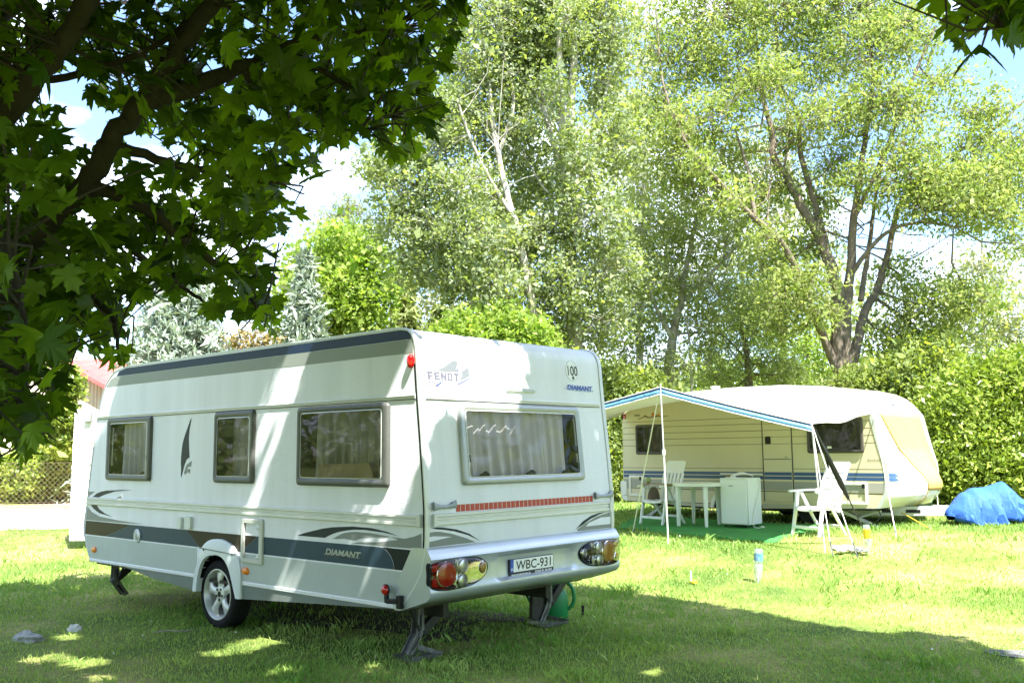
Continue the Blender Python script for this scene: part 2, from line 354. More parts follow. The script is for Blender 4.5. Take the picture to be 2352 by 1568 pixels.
# windows
def window(parent, fn, box, gi, pane_m, cur_m, deep, fold=.02, nf=9, curtain=(0, 1), latch=(), strut=False, t1=.034, fm=None, inner=True):
    x0, x1, z0, z1 = box; a, b, c, d = gi; n = 6
    wn = MB(); fm = fm or frame_m
    R = [([fn(u, v, .0005) for u, v in rrect(x0, x1, z0, z1, .035, n)]), ([fn(u, v, t1 * .7) for u, v in rrect(x0 + .004, x1 - .004, z0 + .004, z1 - .004, .035, n)]),
         ([fn(u, v, t1) for u, v in rrect(x0 + .018, x1 - .018, z0 + .018, z1 - .018, .03, n)]), ([fn(u, v, t1 - .002) for u, v in rrect(x0 + a * .75, x1 - b * .75, z0 + c * .75, z1 - d * .75, .035, n)]),
         ([fn(u, v, t1 - .012) for u, v in rrect(x0 + a, x1 - b, z0 + c, z1 - d, .03, n)]), ([fn(u, v, .0) for u, v in rrect(x0 + a, x1 - b, z0 + c, z1 - d, .03, n)])]
    wn.loft(R, cap=False)
    w_ = wn.build('window', fm, parent, smooth=50)
    g = [fn(u, v, t1 - .010) for u, v in rrect(x0 + a, x1 - b, z0 + c, z1 - d, .03, n)]
    MB().add(g, [tuple(range(len(g)))]).build('pane', pane_m, w_, smooth=0, fix=False)
    if inner:   # the pale bead between pane and frame
        b2 = MB(); P0 = rrect(x0 + a, x1 - b, z0 + c, z1 - d, .03, n); P1 = rrect(x0 + a + .008, x1 - b - .008, z0 + c + .008, z1 - d - .008, .025, n)
        b2.loft([[fn(u, v, t1 - .0085) for u, v in P0], [fn(u, v, t1 - .006) for u, v in P1], [fn(u, v, t1 - .0095) for u, v in P1]], cap=False)
        b2.build('bead', railgrey, w_)
    if cur_m:
        cw = MB(); L = x1 - x0; u0 = x0 + .052 + (L - .11) * curtain[0]; u1 = x0 + .058 + (L - .12) * curtain[1]
        ph = [random.uniform(-.6, .6) for _ in range(40)]
        def cf(u, v):
            k = u * nf; off = fold * (math.sin(2 * math.pi * k + ph[int(k) % 40]) + .4 * math.sin(4.3 * math.pi * k + 1.3 + v * 1.2)) * (.45 + .55 * (1 - v))
            return fn(u0 + (u1 - u0) * u + .012 * (1 - v) * math.sin(5 * u), z0 + .053 + (z1 - z0 - .106) * v, -deep + off)
        cw.grid(cf, nf * 12, 8); cw.build('curtain', cur_m, w_, smooth=80, fix=False)
    for (lu, lz, kind) in latch:
        lm = MB()
        if kind == 'b':
            lm.add([fn(lu - .05, lz, .022), fn(lu + .05, lz, .022), fn(lu + .05, lz + .022, .024), fn(lu + .015, lz + .042, .028), fn(lu - .01, lz + .028, .026), fn(lu - .05, lz + .018, .024)] +
                   [fn(lu - .05, lz, .001), fn(lu + .05, lz, .001), fn(lu + .05, lz + .022, .001), fn(lu + .015, lz + .042, .001), fn(lu - .01, lz + .028, .001), fn(lu - .05, lz + .018, .001)],
                   [tuple(range(6)), (11, 10, 9, 8, 7, 6)] + [(i, (i + 1) % 6, 6 + (i + 1) % 6, 6 + i) for i in range(6)])
        else:
            lm.prism([fn(u, v, .001) for u, v in rrect(lu - .011, lu + .011, lz - .03, lz + .03, .006)], [fn(u, v, .02) for u, v in rrect(lu - .011, lu + .011, lz - .03, lz + .03, .006)])
        lm.build('latch', blackp, w_)
    if strut:
        for u in strut:
            MB().tube([fn(u, z1 - d - .05, .006), fn(u, z0 + c + .10, .008)], .007, 6).build('stay', trimgrey, w_)
    return w_
B = WIN
window(cv, S1, B['a'], GI['a'], pane_dark, curtain_g, .09, .03, 6, (.16, 1), [(B['a'][1] - .18, B['a'][2] + .058, 'b'), (B['a'][0] + .2, B['a'][2] + .058, 'b'), (B['a'][1] - .105, 1.62, 's')], strut=(B['a'][0] + .12,))
window(cv, S1, B['b'], GI['b'], pane_dark, curtain_d, .16, .012, 4, (0, 1), [(B['b'][0] + .075, 1.57, 's'), (B['b'][1] - .085, 1.57, 's')])
window(cv, S1, B['c'], GI['c'], pane_dark, curtain_d, .11, .03, 8, (.08, .93), [(B['c'][0] + .08, 1.57, 's'), (B['c'][1] - .10, 1.57, 's')])
window(cv, R1, RW, GI['r'], pane_clear, curtain_w, .085, .032, 10, (0, .965), [(.66, RW[2] + .066, 'b'), (1.24, RW[2] + .066, 'b'), (1.72, RW[2] + .066, 'b'), (RW[0] + .09, 1.60, 's'), (RW[1] - .085, 1.66, 's')], strut=(RW[0] + .085, RW[1] - .08), fm=mat('silver_window_frame', (.36, .38, .39), .32, metal=.3, var=.06))
# tan reflection in the long side window, painted as a plate behind its pane
MB().prism([S1(u, v, -.02) for u, v in [(1.58, 1.445), (2.33, 1.42), (2.25, 1.57), (1.58, 1.56)]], [S1(u, v, -.035) for u, v in [(1.58, 1.445), (2.33, 1.42), (2.25, 1.57), (1.58, 1.56)]]).build('window_reflection', mat('painted_tan_reflection', (.42, .33, .22), .6, bump=.2, bscale=8, tex='wave', var=.15), cv)
# rails and trims
def railsect(z0, z1, t):
    h = z1 - z0
    return [(0, z0), (t * .8, z0), (t, z0 + h * .06), (t, z0 + h * .30), (t * .55, z0 + h * .34), (t * .55, z0 + h * .46), (t * .9, z0 + h * .50), (t * .9, z0 + h * .62), (t * .55, z0 + h * .66), (t * .55, z0 + h * .72), (t * 1.1, z0 + h * .78), (t * 1.1, z0 + h * .97), (t * .8, z1), (0, z1)]
def rail(name, fn, a, b, z0, z1, t, m, n=2):
    return MB().loft([[fn(a + (b - a) * i / n, z, tt) for tt, z in railsect(z0, z1, t)] for i in range(n + 1)]).build(name, m, cv, smooth=25)
rail('rub_rail', S1, -2.775, 2.895, 1.092, 1.174, .024, railgrey)
rail('rub_rail', R1, .085, 2.335, 1.094, 1.182, .024, railgrey)
for fn, a, b in ((S1, 2.875, 2.917), (R1, .062, .10), (R1, 2.32, 2.358)):
    MB().prism([fn(u, v, 0) for u, v in rrect(a, b, 1.086, 1.184, .012)], [fn(u, v, .031) for u, v in rrect(a + .003, b - .003, 1.089, 1.181, .012)]).build('rail_end', trimgrey, cv)
for fn, a, b in ((S1, -2.60, 2.835), (R1, .075, 2.33)):
    MB().loft([[fn(u, z, t) for t, z in ((0, 2.066), (.008, 2.066), (.011, 2.073), (.006, 2.079), (.012, 2.084), (.015, 2.092), (.012, 2.099), (0, 2.100))] for u in (a, (a + b) / 2, b)]).build('panel_joint', railgrey, cv, smooth=25)
    MB().prism([fn(u, v, 0) for u, v in ((a, 2.060), (b, 2.060), (b, 2.066), (a, 2.066))], [fn(u, v, .007) for u, v in ((a, 2.060), (b, 2.060), (b, 2.066), (a, 2.066))]).build('joint_shadow_gap', blackp, cv)
for a, b in ((-2.655, -.37), (.485, 2.66)):
    MB().loft([[S1(u, z, t) for t, z in ((0, .456), (.007, .456), (.010, .462), (.004, .466), (.010, .471), (.004, .475), (.011, .481), (.006, .488), (0, .489))] for u in (a, b)]).build('floor_strip', mat('white_strip', (.78, .79, .77), .35) if 'white_strip' not in MATS else MATS['white_strip'], cv, smooth=20)
MB().prism([S1(u, v, .001) for u, v in ((-1.85, .455), (-.33, .455), (-.33, .325), (-1.24, .384))], [S1(u, v, -.03) for u, v in ((-1.85, .455), (-.33, .455), (-.33, .325), (-1.24, .384))]).build('skirt', skirt_m, cv)
MB().prism([S1(u, v, .001) for u, v in ((.47, .455), (2.64, .455), (1.468, .387), (.47, .328))], [S1(u, v, -.03) for u, v in ((.47, .455), (2.64, .455), (1.468, .387), (.47, .328))]).build('skirt', skirt_m, cv)
# film graphics on the side
def D1(name, P, m): return decal(name, P, S1, m, cv)
D1('stripe', [(-2.19, 2.538), (2.788, 2.536), (2.770, 2.575), (2.735, 2.604), (2.66, 2.617), (-1.95, 2.617), (-2.12, 2.595)], navy)
D1('stripe', [(-2.42, 2.427), (2.802, 2.425), (2.796, 2.533), (-2.21, 2.535), (-2.33, 2.505)], greyfilm)
D1('stripe', [(-2.81, .906), (-1.715, .904), (-2.306, .751), (-2.815, .751)], umber)
D1('stripe', [(-1.711, .904), (-.555, .906), (-.290, .751), (-2.300, .751)], steelblue)
D1('stripe', [(-.551, .906), (.707, .906), (.441, .751), (-.286, .751)], umber)
D1('stripe', [(.711, .906), (2.439, .911), (2.500, .888), (2.545, .852), (2.578, .805), (2.593, .751), (.445, .751)], steelblue)
D1('stripe', [(2.443, .911), (2.914, .911), (2.902, .830), (2.872, .751), (2.597, .751), (2.582, .807), (2.549, .855), (2.503, .892)], black_film)
D1('lower_panel_film', [[(-2.80, .738), (-.335, .738), (-.335, .490), (-2.648, .490), (-2.745, .63)], [(.475, .738), (2.862, .738), (2.81, .645), (2.73, .555), (2.67, .490), (.475, .490)]], palegrey)
D1('sail_graphic', smoothpoly([(-.517, 1.993), (-.587, 1.919), (-.668, 1.780), (-.697, 1.628), (-.690, 1.513), (-.670, 1.447)], 4)[:20] + [(-.665, 1.45), (-.630, 1.538), (-.584, 1.602), (-.530, 1.624), (-.545, 1.715), (-.556, 1.817), (-.546, 1.905)], charc)
D1('sail_graphic', [[(-.631, 1.469), (-.581, 1.551), (-.484, 1.589), (-.494, 1.532), (-.555, 1.526), (-.613, 1.456)], [(-.620, 1.450), (-.554, 1.507), (-.505, 1.507), (-.515, 1.460), (-.552, 1.478), (-.601, 1.456)]], swgrey)
D1('swoosh', [(-2.66, 1.178), (-2.552, 1.221), (-2.450, 1.243), (-2.330, 1.256), (-2.0, 1.270), (-1.693, 1.275), (-2.111, 1.251), (-2.358, 1.211), (-2.500, 1.178)], charc)
D1('swoosh', [[(-2.76, 1.238), (-2.602, 1.239), (-2.698, 1.203), (-2.765, 1.177)], [(-2.069, 1.177), (-2.015, 1.197), (-1.955, 1.205), (-1.947, 1.177)]], swgrey)
D1('swoosh', [(-2.704, 1.088), (-2.619, 1.045), (-2.469, 1.000), (-2.152, .971), (-2.342, 1.004), (-2.489, 1.049), (-2.541, 1.088)], charc)
D1('swoosh', [(-2.778, 1.062), (-2.665, 1.008), (-2.466, .964), (-1.996, .939), (-1.412, .922), (-1.994, .914), (-2.81, .914)], swgrey)
D1('swoosh', [(1.318, .945), (1.42, .972), (1.548, .997), (1.680, 1.022), (1.813, 1.039), (2.068, 1.056), (2.312, 1.055), (2.501, 1.036), (2.638, 1.008), (2.470, 1.027), (2.232, 1.036), (2.10, 1.032), (1.985, 1.019), (1.890, 1.003), (1.814, .983), (1.760, .965), (1.710, .946)], charc)
D1('swoosh', [[(1.815, .941), (1.88, .970), (1.951, .995), (2.030, 1.008), (2.118, 1.015), (2.313, 1.014), (2.547, .998), (2.471, .987), (2.281, .981), (2.190, .967), (2.102, .945), (1.970, .953)],
              [(2.06, .922), (2.20, .938), (2.392, .948), (2.638, .980), (2.55, .998), (2.712, .992), (2.815, 1.012), (2.905, 1.041), (2.905, .922)]], swgrey)
text_on('lettering', 'DIAMANT', S1, 1.722, 2.170, .812, .862, textsilver, cv, t=.003, bold=.03, shear=.018, slope=-.006)
D1('badge_oval', ellipse(1.94, .809, .245, .016, 28), textsilver)
# service hatch, outlets, vent, lamps on the side
hb = MB(); hb.loft([[S1(u, v, t) for u, v in rrect(.460 + i, .812 - i, .657 + i, 1.062 - i, .02)] for i, t in ((0, .0), (.002, .016), (.008, .021))] + [[S1(u, v, t) for u, v in rrect(.507, .757, .705, 1.022, .01)] for t in (.021, .003)], cap=False)
ha = hb.build('service_hatch', mat('hatch_grey', (.50, .51, .46), .42, var=.06), cv)
for z in (.985, .725): MB().lathe([(.020, -.001), (.020, -.02), (.010, -.024), (.004, -.022)], (.735, 0, z), 'y', 14).build('hatch_lock', trimgrey, ha)
for x0, x1, z0, z1 in ((-.690, -.605, .914, 1.030), (-.540, -.425, .922, 1.040)):
    ob = MB().prism([S1(u, v, 0) for u, v in rrect(x0, x1, z0, z1, .01)], [S1(u, v, .032) for u, v in rrect(x0 + .004, x1 - .004, z0 + .003, z1 - .003, .012)]).build('socket_flap', mat('flap_white', (.66, .68, .64), .4) if 'flap_white' not in MATS else MATS['flap_white'], cv)
vb = MB(); vb.lathe([(.072, 0), (.072, -.012), (.058, -.018), (.046, -.012), (.040, -.014), (.030, -.022), (.0, -.023)], (-1.553, 0, .795), 'y', 28); vo = vb.build('filler_cap', trimgrey, cv)
MB().box((-1.553, -.026, .795), (.022, .012, .075)).build('cap_grip', railgrey, vo, bevel=.004)
for x, z in ((.535, .584), (-2.555, .590)):
    MB().prism([S1(u, v, 0) for u, v in ellipse(x, z, .058, .036, 20)], [S1(u, v, .012) for u, v in ellipse(x, z, .055, .033, 20)]).loft([[S1(u, v, .012 + t) for u, v in ellipse(x, z, .05 * s, .03 * s, 20)] for s, t in ((1, 0), (.85, .010), (.5, .014), (.1, .015))]).build('side_marker', amber, cv, smooth=60)
MB().loft([[S1(u, v, t) for u, v in ellipse(2.787, 2.358, .028 * s, .056 * s, 20)] for s, t in ((1, 0), (.98, .02), (.8, .036), (.35, .042))]).build('clearance_lamp', redlens, cv, smooth=60)
pb = MB(); pb.box((2.685, -.02, .515), (.05, .045, .10)).beam((2.68, -.03, .522), (2.565, -.045, .512), .035, .035).beam((2.560, -.045, .500), (2.553, -.045, .575), .03, .032, up=(1, 0, 0))
pl = pb.build('position_lamp', blackp, cv, bevel=.006)
MB().lathe([(.030, .008), (.043, .0), (.043, -.012)], (2.552, -.045, .60), 'y', 20).build('lamp_rim', blackp, pl)
MB().lathe([(.038, -.012), (.036, -.024), (.022, -.034), (.004, -.038)], (2.552, -.045, .60), 'y', 20).build('lens', redlens, pl, smooth=60)
# wheel arch trims and wheels
def arch(sgn, y0):
    f = lambda P, t: [(x, y0 - sgn * t, z) for x, z in P]
    O_, I_ = ARCH_O, ARCH_I
    n = 31
    def res(P):
        P = np.array(crom(P, 6)); d = np.r_[0, np.cumsum(np.linalg.norm(np.diff(P, axis=0), axis=1))]; s = np.linspace(0, d[-1], n)
        return [(float(np.interp(a, d, P[:, 0])), float(np.interp(a, d, P[:, 1]))) for a in s]
    Oo, Ii = res(O_), res(I_); Mi = [((a[0] * .8 + b[0] * .2), (a[1] * .8 + b[1] * .2)) for a, b in zip(Oo, Ii)]
    rings = [f(Oo, 0), f(Oo, .022), f(Mi, .036), f(Ii, .032), f(Ii, -.04)]
    b = MB(); b.loft(rings, cap=False, close=False); a = b.build('wheel_arch', mat('arch_white', (.66, .70, .72), .32) if 'arch_white' not in MATS else MATS['arch_white'], cv, smooth=40)
    if sgn > 0:
        MB().prism([S1(u, v, .036) for u, v in ((-.235, .745), (.405, .720), (.405, .731), (-.235, .756))], [S1(u, v, .039) for u, v in ((-.235, .745), (.405, .720), (.405, .731), (-.235, .756))]).build('arch_groove', swgrey, a)
        for x, z in ((-.155, .738), (.35, .722)): MB().lathe([(.011, -.034), (.009, -.041), (.0, -.041)], (x, 0, z), 'y', 10).build('arch_screw', blackp, a)
arch(1, 0.0); arch(-1, W1c)
def wheel(parent, x, yo, z, R_, sgn=1):
    """sgn=1: outer face towards -y"""
    g = lambda h: yo + sgn * h
    t = MB(); t.lathe([(R_ * .735, g(.008)), (R_ * .80, g(-.004)), (R_ * .90, g(-.002)), (R_ * .965, g(.010)), (R_, g(.030)), (R_ * 1.004, g(.055))] + [(R_ * (.985 if i % 2 else 1.004), g(.060 + i * .010)) for i in range(8)] + [(R_ * 1.004, g(.145)), (R_, g(.165)), (R_ * .95, g(.185)), (R_ * .80, g(.195)), (R_ * .72, g(.19))], (x, 0, z), 'y', 48, cap=False)
    wo = t.build('wheel', rubber_t, parent, smooth=50)
    r = MB(); r.lathe([(R_ * .735, g(.012)), (R_ * .742, g(-.001)), (R_ * .715, g(-.003)), (R_ * .69, g(.006)), (R_ * .665, g(.03)), (R_ * .62, g(.06)), (R_ * .62, g(.17)), (R_ * .70, g(.19))], (x, 0, z), 'y', 48, cap=False)
    ro = r.build('rim', alloy, wo, smooth=50)
    MB().lathe([(R_ * .62, g(.12)), (.05, g(.12)), (.0, g(.12))], (x, 0, z), 'y', 24, cap=False).build('brake_drum', darksteel, wo)
    for k in range(5):
        a = rad(95 - 72 * k) if sgn > 0 else rad(85 + 72 * k); ca, sa = math.cos(a), math.sin(a)
        rings = []
        for rr_, hw, h in ((.055, .048, .032), (.085, .040, .028), (.115, .037, .022), (.145, .041, .020), (.175, .058, .026), (.205, .082, .034)):
            rr_ *= R_ / .322; hw *= R_ / .322
            rings.append([(x + ca * rr_ + sa * q * hw, g(h + dp + .010 * q * q), z + sa * rr_ - ca * q * hw) for q, dp in ((-1, .012), (-.8, 0), (-.3, -.004), (.3, -.004), (.8, 0), (1, .012), (.6, .035), (-.6, .035))])
        MB().loft(rings).build('spoke', alloy, ro, smooth=60)
    hub = MB(); hub.lathe([(.078, g(.05)), (.078, g(.030)), (.066, g(.024)), (.030, g(.022)), (.028, g(.035)), (.0, g(.036))], (x, 0, z), 'y', 30); ho = hub.build('hub', alloy, wo, smooth=40)
    dk = MB(); dk.lathe([(.024, g(.0335)), (0, g(.0335))], (x, 0, z), 'y', 16)
    dk.v = []; dk.f = []; dk.m = []
    for k in range(5):
        a = rad(59 - 72 * k); dk.lathe([(.013, g(.0225)), (.013, g(.019)), (.0, g(.019))], (x + .052 * math.cos(a), 0, z + .052 * math.sin(a)), 'y', 10)
    dk.lathe([(.026, g(.030)), (.026, g(.0205)), (0, g(.0205))], (x, 0, z), 'y', 16)
    dk.build('bolts', blackp, ho)
    return wo
wheel(cv, 0, .03, .322, .322); wheel(cv, 0, W1c - .03, .322, .322, -1)
tag(MB().grid(lambda u, v: (lambda q: (q[0], q[1], .010))(cv.matrix_world @ Vector((-1.9 + 3.9 * u + .3 * math.sin(7 * v), .75 + 1.4 * v + .22 * math.sin(9 * u), 0))), 16, 10).build('under_shade_sheet', mat('painted_under_shade', (.07, .06, .035), .95, bump=.8, bscale=14, c2=(.03, .03, .015), vscale=6, bdist=.03), None, fix=False), kind='structure')  # dark sheet over the ground, painting the deep shade beneath the caravan
# chassis, axle and corner steadies
ch = MB(); ch.box((0, W1c / 2, .44), (5.2, W1c - .1, .03)).beam((-2.6, .55, .38), (2.6, .55, .38), .06, .12).beam((-2.6, 1.85, .38), (2.6, 1.85, .38), .06, .12).beam((0, .2, .322), (0, 2.2, .322), .10, .10)
ch.beam((-2.6, .55, .38), (-3.95, 1.15, .40), .06, .10).beam((-2.6, 1.85, .38), (-3.95, 1.25, .40), .06, .10).beam((-3.9, 1.2, .42), (-4.2, 1.2, .45), .09, .09)
ch.build('chassis', darksteel, cv)
def steady(X, Y, top, flip=1, brace=.33, pad=True, sx=.036):
    y = lambda v: Y + flip * v
    b = MB()
    for e in (-1, 1):   # two cheeks of the pressed channel
        b.prism([(X + e * sx, y(v), z) for v, z in ((-.14, .045), (-.07, .035), (.055, .20), (.05, top), (-.005, top), (-.03, .20))], [(X + e * (sx - .006), y(v), z) for v, z in ((-.14, .045), (-.07, .035), (.055, .20), (.05, top), (-.005, top), (-.03, .20))])
    b.beam((X, y(-.105), .05), (X, y(.01), .205), .09, .006, up=(0, flip, .6)).beam((X, y(.02), .21), (X, y(.02), top), .09, .006, up=(0, 1, 0))
    s_ = b.build('corner_steady', steel, cv, smooth=0)
    for (va_, za_, vb_, zb_) in ((-.075, .075, .0, .165), (.012, .24, .018, .34)):
        MB().beam((X + sx + .0015, y(va_), za_), (X + sx + .0015, y(vb_), zb_), .003, .022, up=(0, 0, 1)).build('slot', blackp, s_)
    MB().tube([(X - sx - .01, y(.052), .20), (X + sx + .01, y(.052), .20)], .011, 8).build('pivot_bolt', darksteel, s_)
    d = MB(); d.beam((X, y(.05), .19), (X, y(brace), top - .03), .075, .05, up=(1, 0, 0)).beam((X + .03, y(.0), .21), (X + .03, y(-.09), top), .02, .03, up=(1, 0, 0))
    d.build('brace', darksteel, s_, bevel=.004)
    MB().box((X, y(brace * .5), top + .01), (.11, .5, .025)).build('bracket', steel, s_)
    if pad:
        p = MB(); p.prism([(X + .17, y(-.21), .012), (X + .17, y(.12), .012), (X - .14, y(.14), .012), (X - .16, y(-.12), .012)], [(X + .17, y(-.21), .018), (X + .17, y(.12), .018), (X - .14, y(.14), .018), (X - .16, y(-.12), .018)])
        p.prism([(X + .17, y(-.21), .012), (X + .17, y(.12), .012), (X + .165, y(.12), .012), (X + .165, y(-.21), .012)], [(X + .18, y(-.20), .055), (X + .18, y(.11), .040), (X + .175, y(.11), .040), (X + .175, y(-.20), .055)])
        p.prism([(X - .14, y(.14), .012), (X + .17, y(.12), .012), (X + .17, y(.125), .012), (X - .14, y(.145), .012)], [(X - .14, y(.15), .06), (X + .17, y(.13), .045), (X + .17, y(.135), .045), (X - .14, y(.155), .06)])
        p.build('foot_plate', steel, s_, smooth=0)
    return s_
steady(2.40, .41, .40); sR = steady(2.28, 2.20, .41, brace=.26)
MB().prism([(2.26, u, v) for u, v in ((1.83, .42), (2.16, .42), (2.13, .12), (2.04, .06), (1.97, .09), (1.985, .31))], [(2.30, u, v) for u, v in ((1.83, .42), (2.16, .42), (2.13, .12), (2.04, .06), (1.97, .09), (1.985, .31))]).build('brace_plate', darksteel, sR)
steady(-2.62, .30, .42, flip=-1, brace=-.22, pad=False)
steady(-2.62, 2.10, .42, flip=1, brace=.22, pad=False)
# rear bumper
def bump_ring(Y):
    e = min(1, max(0, min(Y, W1c - Y)) / .10); c = sstep((abs(Y - 1.225) - .40) / .16)       # ends / centre recess
    f = .93 + .07 * e; d = float(.045 * (1 - c)); k = 2.946
    P = [(k - .03, .932), (k + .010, .930), (k + .030 * f, .915), (k + .066 * f, .868), (k + .074 * f, .850), (k + .070 * f, .838), (k + .060 * f - d * .9, .805), (k + .056 * f - d, .76), (k + .056 * f - d, .68), (k + .058 * f - d * .9, .640),
         (k + .066 * f, .618), (k + .070 * f, .600), (k + .060 * f, .575), (k + .02, .540), (k - .10, .500), (2.665, .446), (2.60, .446), (2.60, .60), (2.80, .93)]
    return [(x, Y, z) for x, z in P]
ys = [-.005, .0, .012, .03, .06, .10, .2, .4, .6, .65, .68, .71, .74, .77, .80, .84, 1.0, 1.225, 1.45, 1.61, 1.65, 1.68, 1.71, 1.74, 1.77, 1.80, 1.85, 2.0, 2.2, 2.305, 2.345, 2.375, 2.393, 2.405, 2.41]
MB().loft([bump_ring(y) for y in ys]).build('rear_bumper', silver, cv, smooth=38)
def lamp(mir):
    y = (lambda v: v) if not mir else (lambda v: W1c - v)
    f = lambda u, v, t=0.: (3.004 + t - .012 * max(0, (.10 - u) / .10), y(u), v)
    O = smoothpoly([(-.004, .822), (.10, .838), (.25, .850), (.40, .846), (.50, .828), (.58, .790), (.607, .745), (.585, .700), (.53, .660), (.44, .628), (.30, .613), (.15, .612), (.04, .628), (-.006, .668), (-.008, .74)], 4)
    cx, cz = .28, .735
    sc_ = lambda s: [(cx + (u - cx) * s, cz + (v - cz) * s) for u, v in O]
    b = MB(); b.loft([[f(u, v, -.02) for u, v in sc_(1.015)], [f(u, v, .012) for u, v in sc_(1.02)], [f(u, v, .015) for u, v in sc_(1.0)], [f(u, v, .004) for u, v in sc_(.975)]], cap=False)
    L = b.build('tail_lamp', rubber, cv, smooth=40)
    MB().add([f(u, v, .0015) for u, v in sc_(.985)], [tuple(range(len(O)))]).build('reflector', lampbase, L, smooth=0)
    def disc(name, m, u, v, ru, rv, h, dome=.010, ring=True):
        MB().loft([[f(p, q, t) for p, q in ellipse(u, v, ru * s, rv * s, 24)] for s, t in ((1, .002), (1, h), (.8, h + dome * .6), (.4, h + dome), (.05, h + dome))]).build(name, m, L, smooth=60)
        if ring: MB().loft([[f(p, q, t) for p, q in ellipse(u, v, ru * s, rv * s, 24)] for s, t in ((1.10, .002), (1.10, h), (1.05, h + .004), (1.0, h), (1.0, .002))], cap=False).build('lamp_ring', chrome, L, smooth=40)
    disc('brake_light', redlens if not mir else amberd, .165, .732, .098, .092, .010)
    disc('indicator', clearlens, .330, .782, .050, .050, .018); disc('reversing_light', clearlens, .322, .668, .050, .050, .018)
    disc('fog_light', amberd if not mir else clearlens, .548, .748, .036, .042, .014)
    rl = redlens if not mir else mat('brown_red_lens', (.28, .05, .015), .15, coat=.8)
    MB().prism([f(u, v, .002) for u, v in ((.372, .658), (.508, .664), (.452, .800), (.425, .800))], [f(u, v, .010) for u, v in ((.372, .658), (.508, .664), (.452, .800), (.425, .800))]).build('reflector_triangle', rl, L, bevel=.003)
    for z0, z1 in ((.758, .815), (.645, .712)):
        MB().prism([f(u, v, .002) for u, v in rrect(.010, .066, z0, z1, .012)], [f(u, v, .012) for u, v in rrect(.012, .062, z0 + .003, z1 - .003, .012)]).build('side_lens', redlens if not mir else amberd, L)
    MB().loft([[f(u, v, t) for u, v in sc_(s)] for s, t in ((.985, .012), (.94, .026), (.7, .036), (.3, .040), (.02, .040))]).build('lens_cover', lampcover, L, smooth=60)
lamp(False); lamp(True)
# number plate
PX3 = 2.946 + .058 - .045 + .012
P3 = lambda u, v, t=0.: (PX3 + t + (v - .70) * .03, u, v)
MB().prism([P3(u, v, -.02) for u, v in rrect(.913, 1.478, .627, .771, .006)], [P3(u, v, .004) for u, v in rrect(.913, 1.478, .627, .771, .006)]).build('plate_holder', mat('holder_navy', (.012, .015, .04), .35), cv)
npl = MB().prism([P3(u, v, .0045) for u, v in ((.960, .664), (1.470, .664), (1.470, .766), (.960, .766))], [P3(u, v, .0065) for u, v in ((.960, .664), (1.470, .664), (1.470, .766), (.960, .766))]).build('number_plate', platewhite, cv, smooth=0)
MB().prism([P3(u, v, .0045) for u, v in ((.922, .664), (.9595, .664), (.9595, .766), (.922, .766))], [P3(u, v, .0065) for u, v in ((.922, .664), (.9595, .664), (.9595, .766), (.922, .766))]).build('country_band', plateblue, npl, smooth=0)
text_on('plate_lettering', 'WBC-931', P3, .988, 1.440, .677, .753, textdark, npl, t=.0075, bold=.012)
text_on('country_letter', 'H', P3, .929, .952, .676, .699, white_txt, npl, t=.0075)
text_on('dealer_lettering', 'www.caravan-breiser.de', P3, .935, 1.175, .634, .653, white_txt, npl, t=.005)
text_on('dealer_lettering', '03202-81 88 600', P3, 1.235, 1.455, .637, .655, white_txt, npl, t=.005)
# rear face: handles, tape, badges
def handle(y0, y1, sg):
    st = [(0, .036, .030, 1.242), (.12, .028, .030, 1.240), (.3, .016, .026, 1.236), (.55, .013, .022, 1.232), (.8, .018, .026, 1.238), (.93, .028, .034, 1.246), (1, .033, .034, 1.250)]
    rings = []
    for s, h, t, z in st:
        y = y0 + (y1 - y0) * s; rings.append([R1(y, z + h * math.sin(a), .022 + t * .5 * math.cos(a)) for a in (2 * math.pi * i / 12 for i in range(12))])
    h = MB().loft(rings).build('grab_handle', mat('handle_grey', (.30, .33, .34), .4) if 'handle_grey' not in MATS else MATS['handle_grey'], cv, smooth=60)
    for y in (y0 + (y1 - y0) * .05, y0 + (y1 - y0) * .95): MB().box(R1(y, 1.243, .008), (.03, .026, .05)).build('handle_foot', MATS['handle_grey'], h)
handle(.068, .305, 1); handle(2.112, 2.372, 1)
tp = MB()
for i in range(33):
    a = .326 + i * .0538; tp.prism([R1(u, v, .0005) for u, v in ((a, 1.188), (a + .047, 1.188), (a + .047, 1.242), (a, 1.242))], [R1(u, v, .002) for u, v in ((a, 1.188), (a + .047, 1.188), (a + .047, 1.242), (a, 1.242))])
tp.build('reflective_tape', redtape, cv, smooth=0)
def DR(name, P, m, t0=.0004, t1=.0016): return decal(name, P, R1, m, cv, t0, t1)
DR('swoosh', [(.063, 1.078), (.12, 1.082), (.189, 1.076), (.337, 1.051), (.473, 1.009), (.594, .946), (.458, 1.000), (.307, 1.039), (.189, 1.059), (.12, 1.066)], charc)
DR('swoosh', [(.04, 1.045), (.10, 1.050), (.160, 1.045), (.277, 1.023), (.442, .976), (.550, .938), (.04, .936)], swgrey)
DR('swoosh', [(1.837, .956), (1.940, 1.019), (2.064, 1.061), (2.190, 1.081), (2.318, 1.086), (2.189, 1.066), (2.063, 1.036), (1.939, .988)], charc)
DR('swoosh', [(1.857, .951), (1.959, .993), (2.147, 1.050), (2.361, 1.079), (2.367, .936), (1.87, .936)], swgrey)
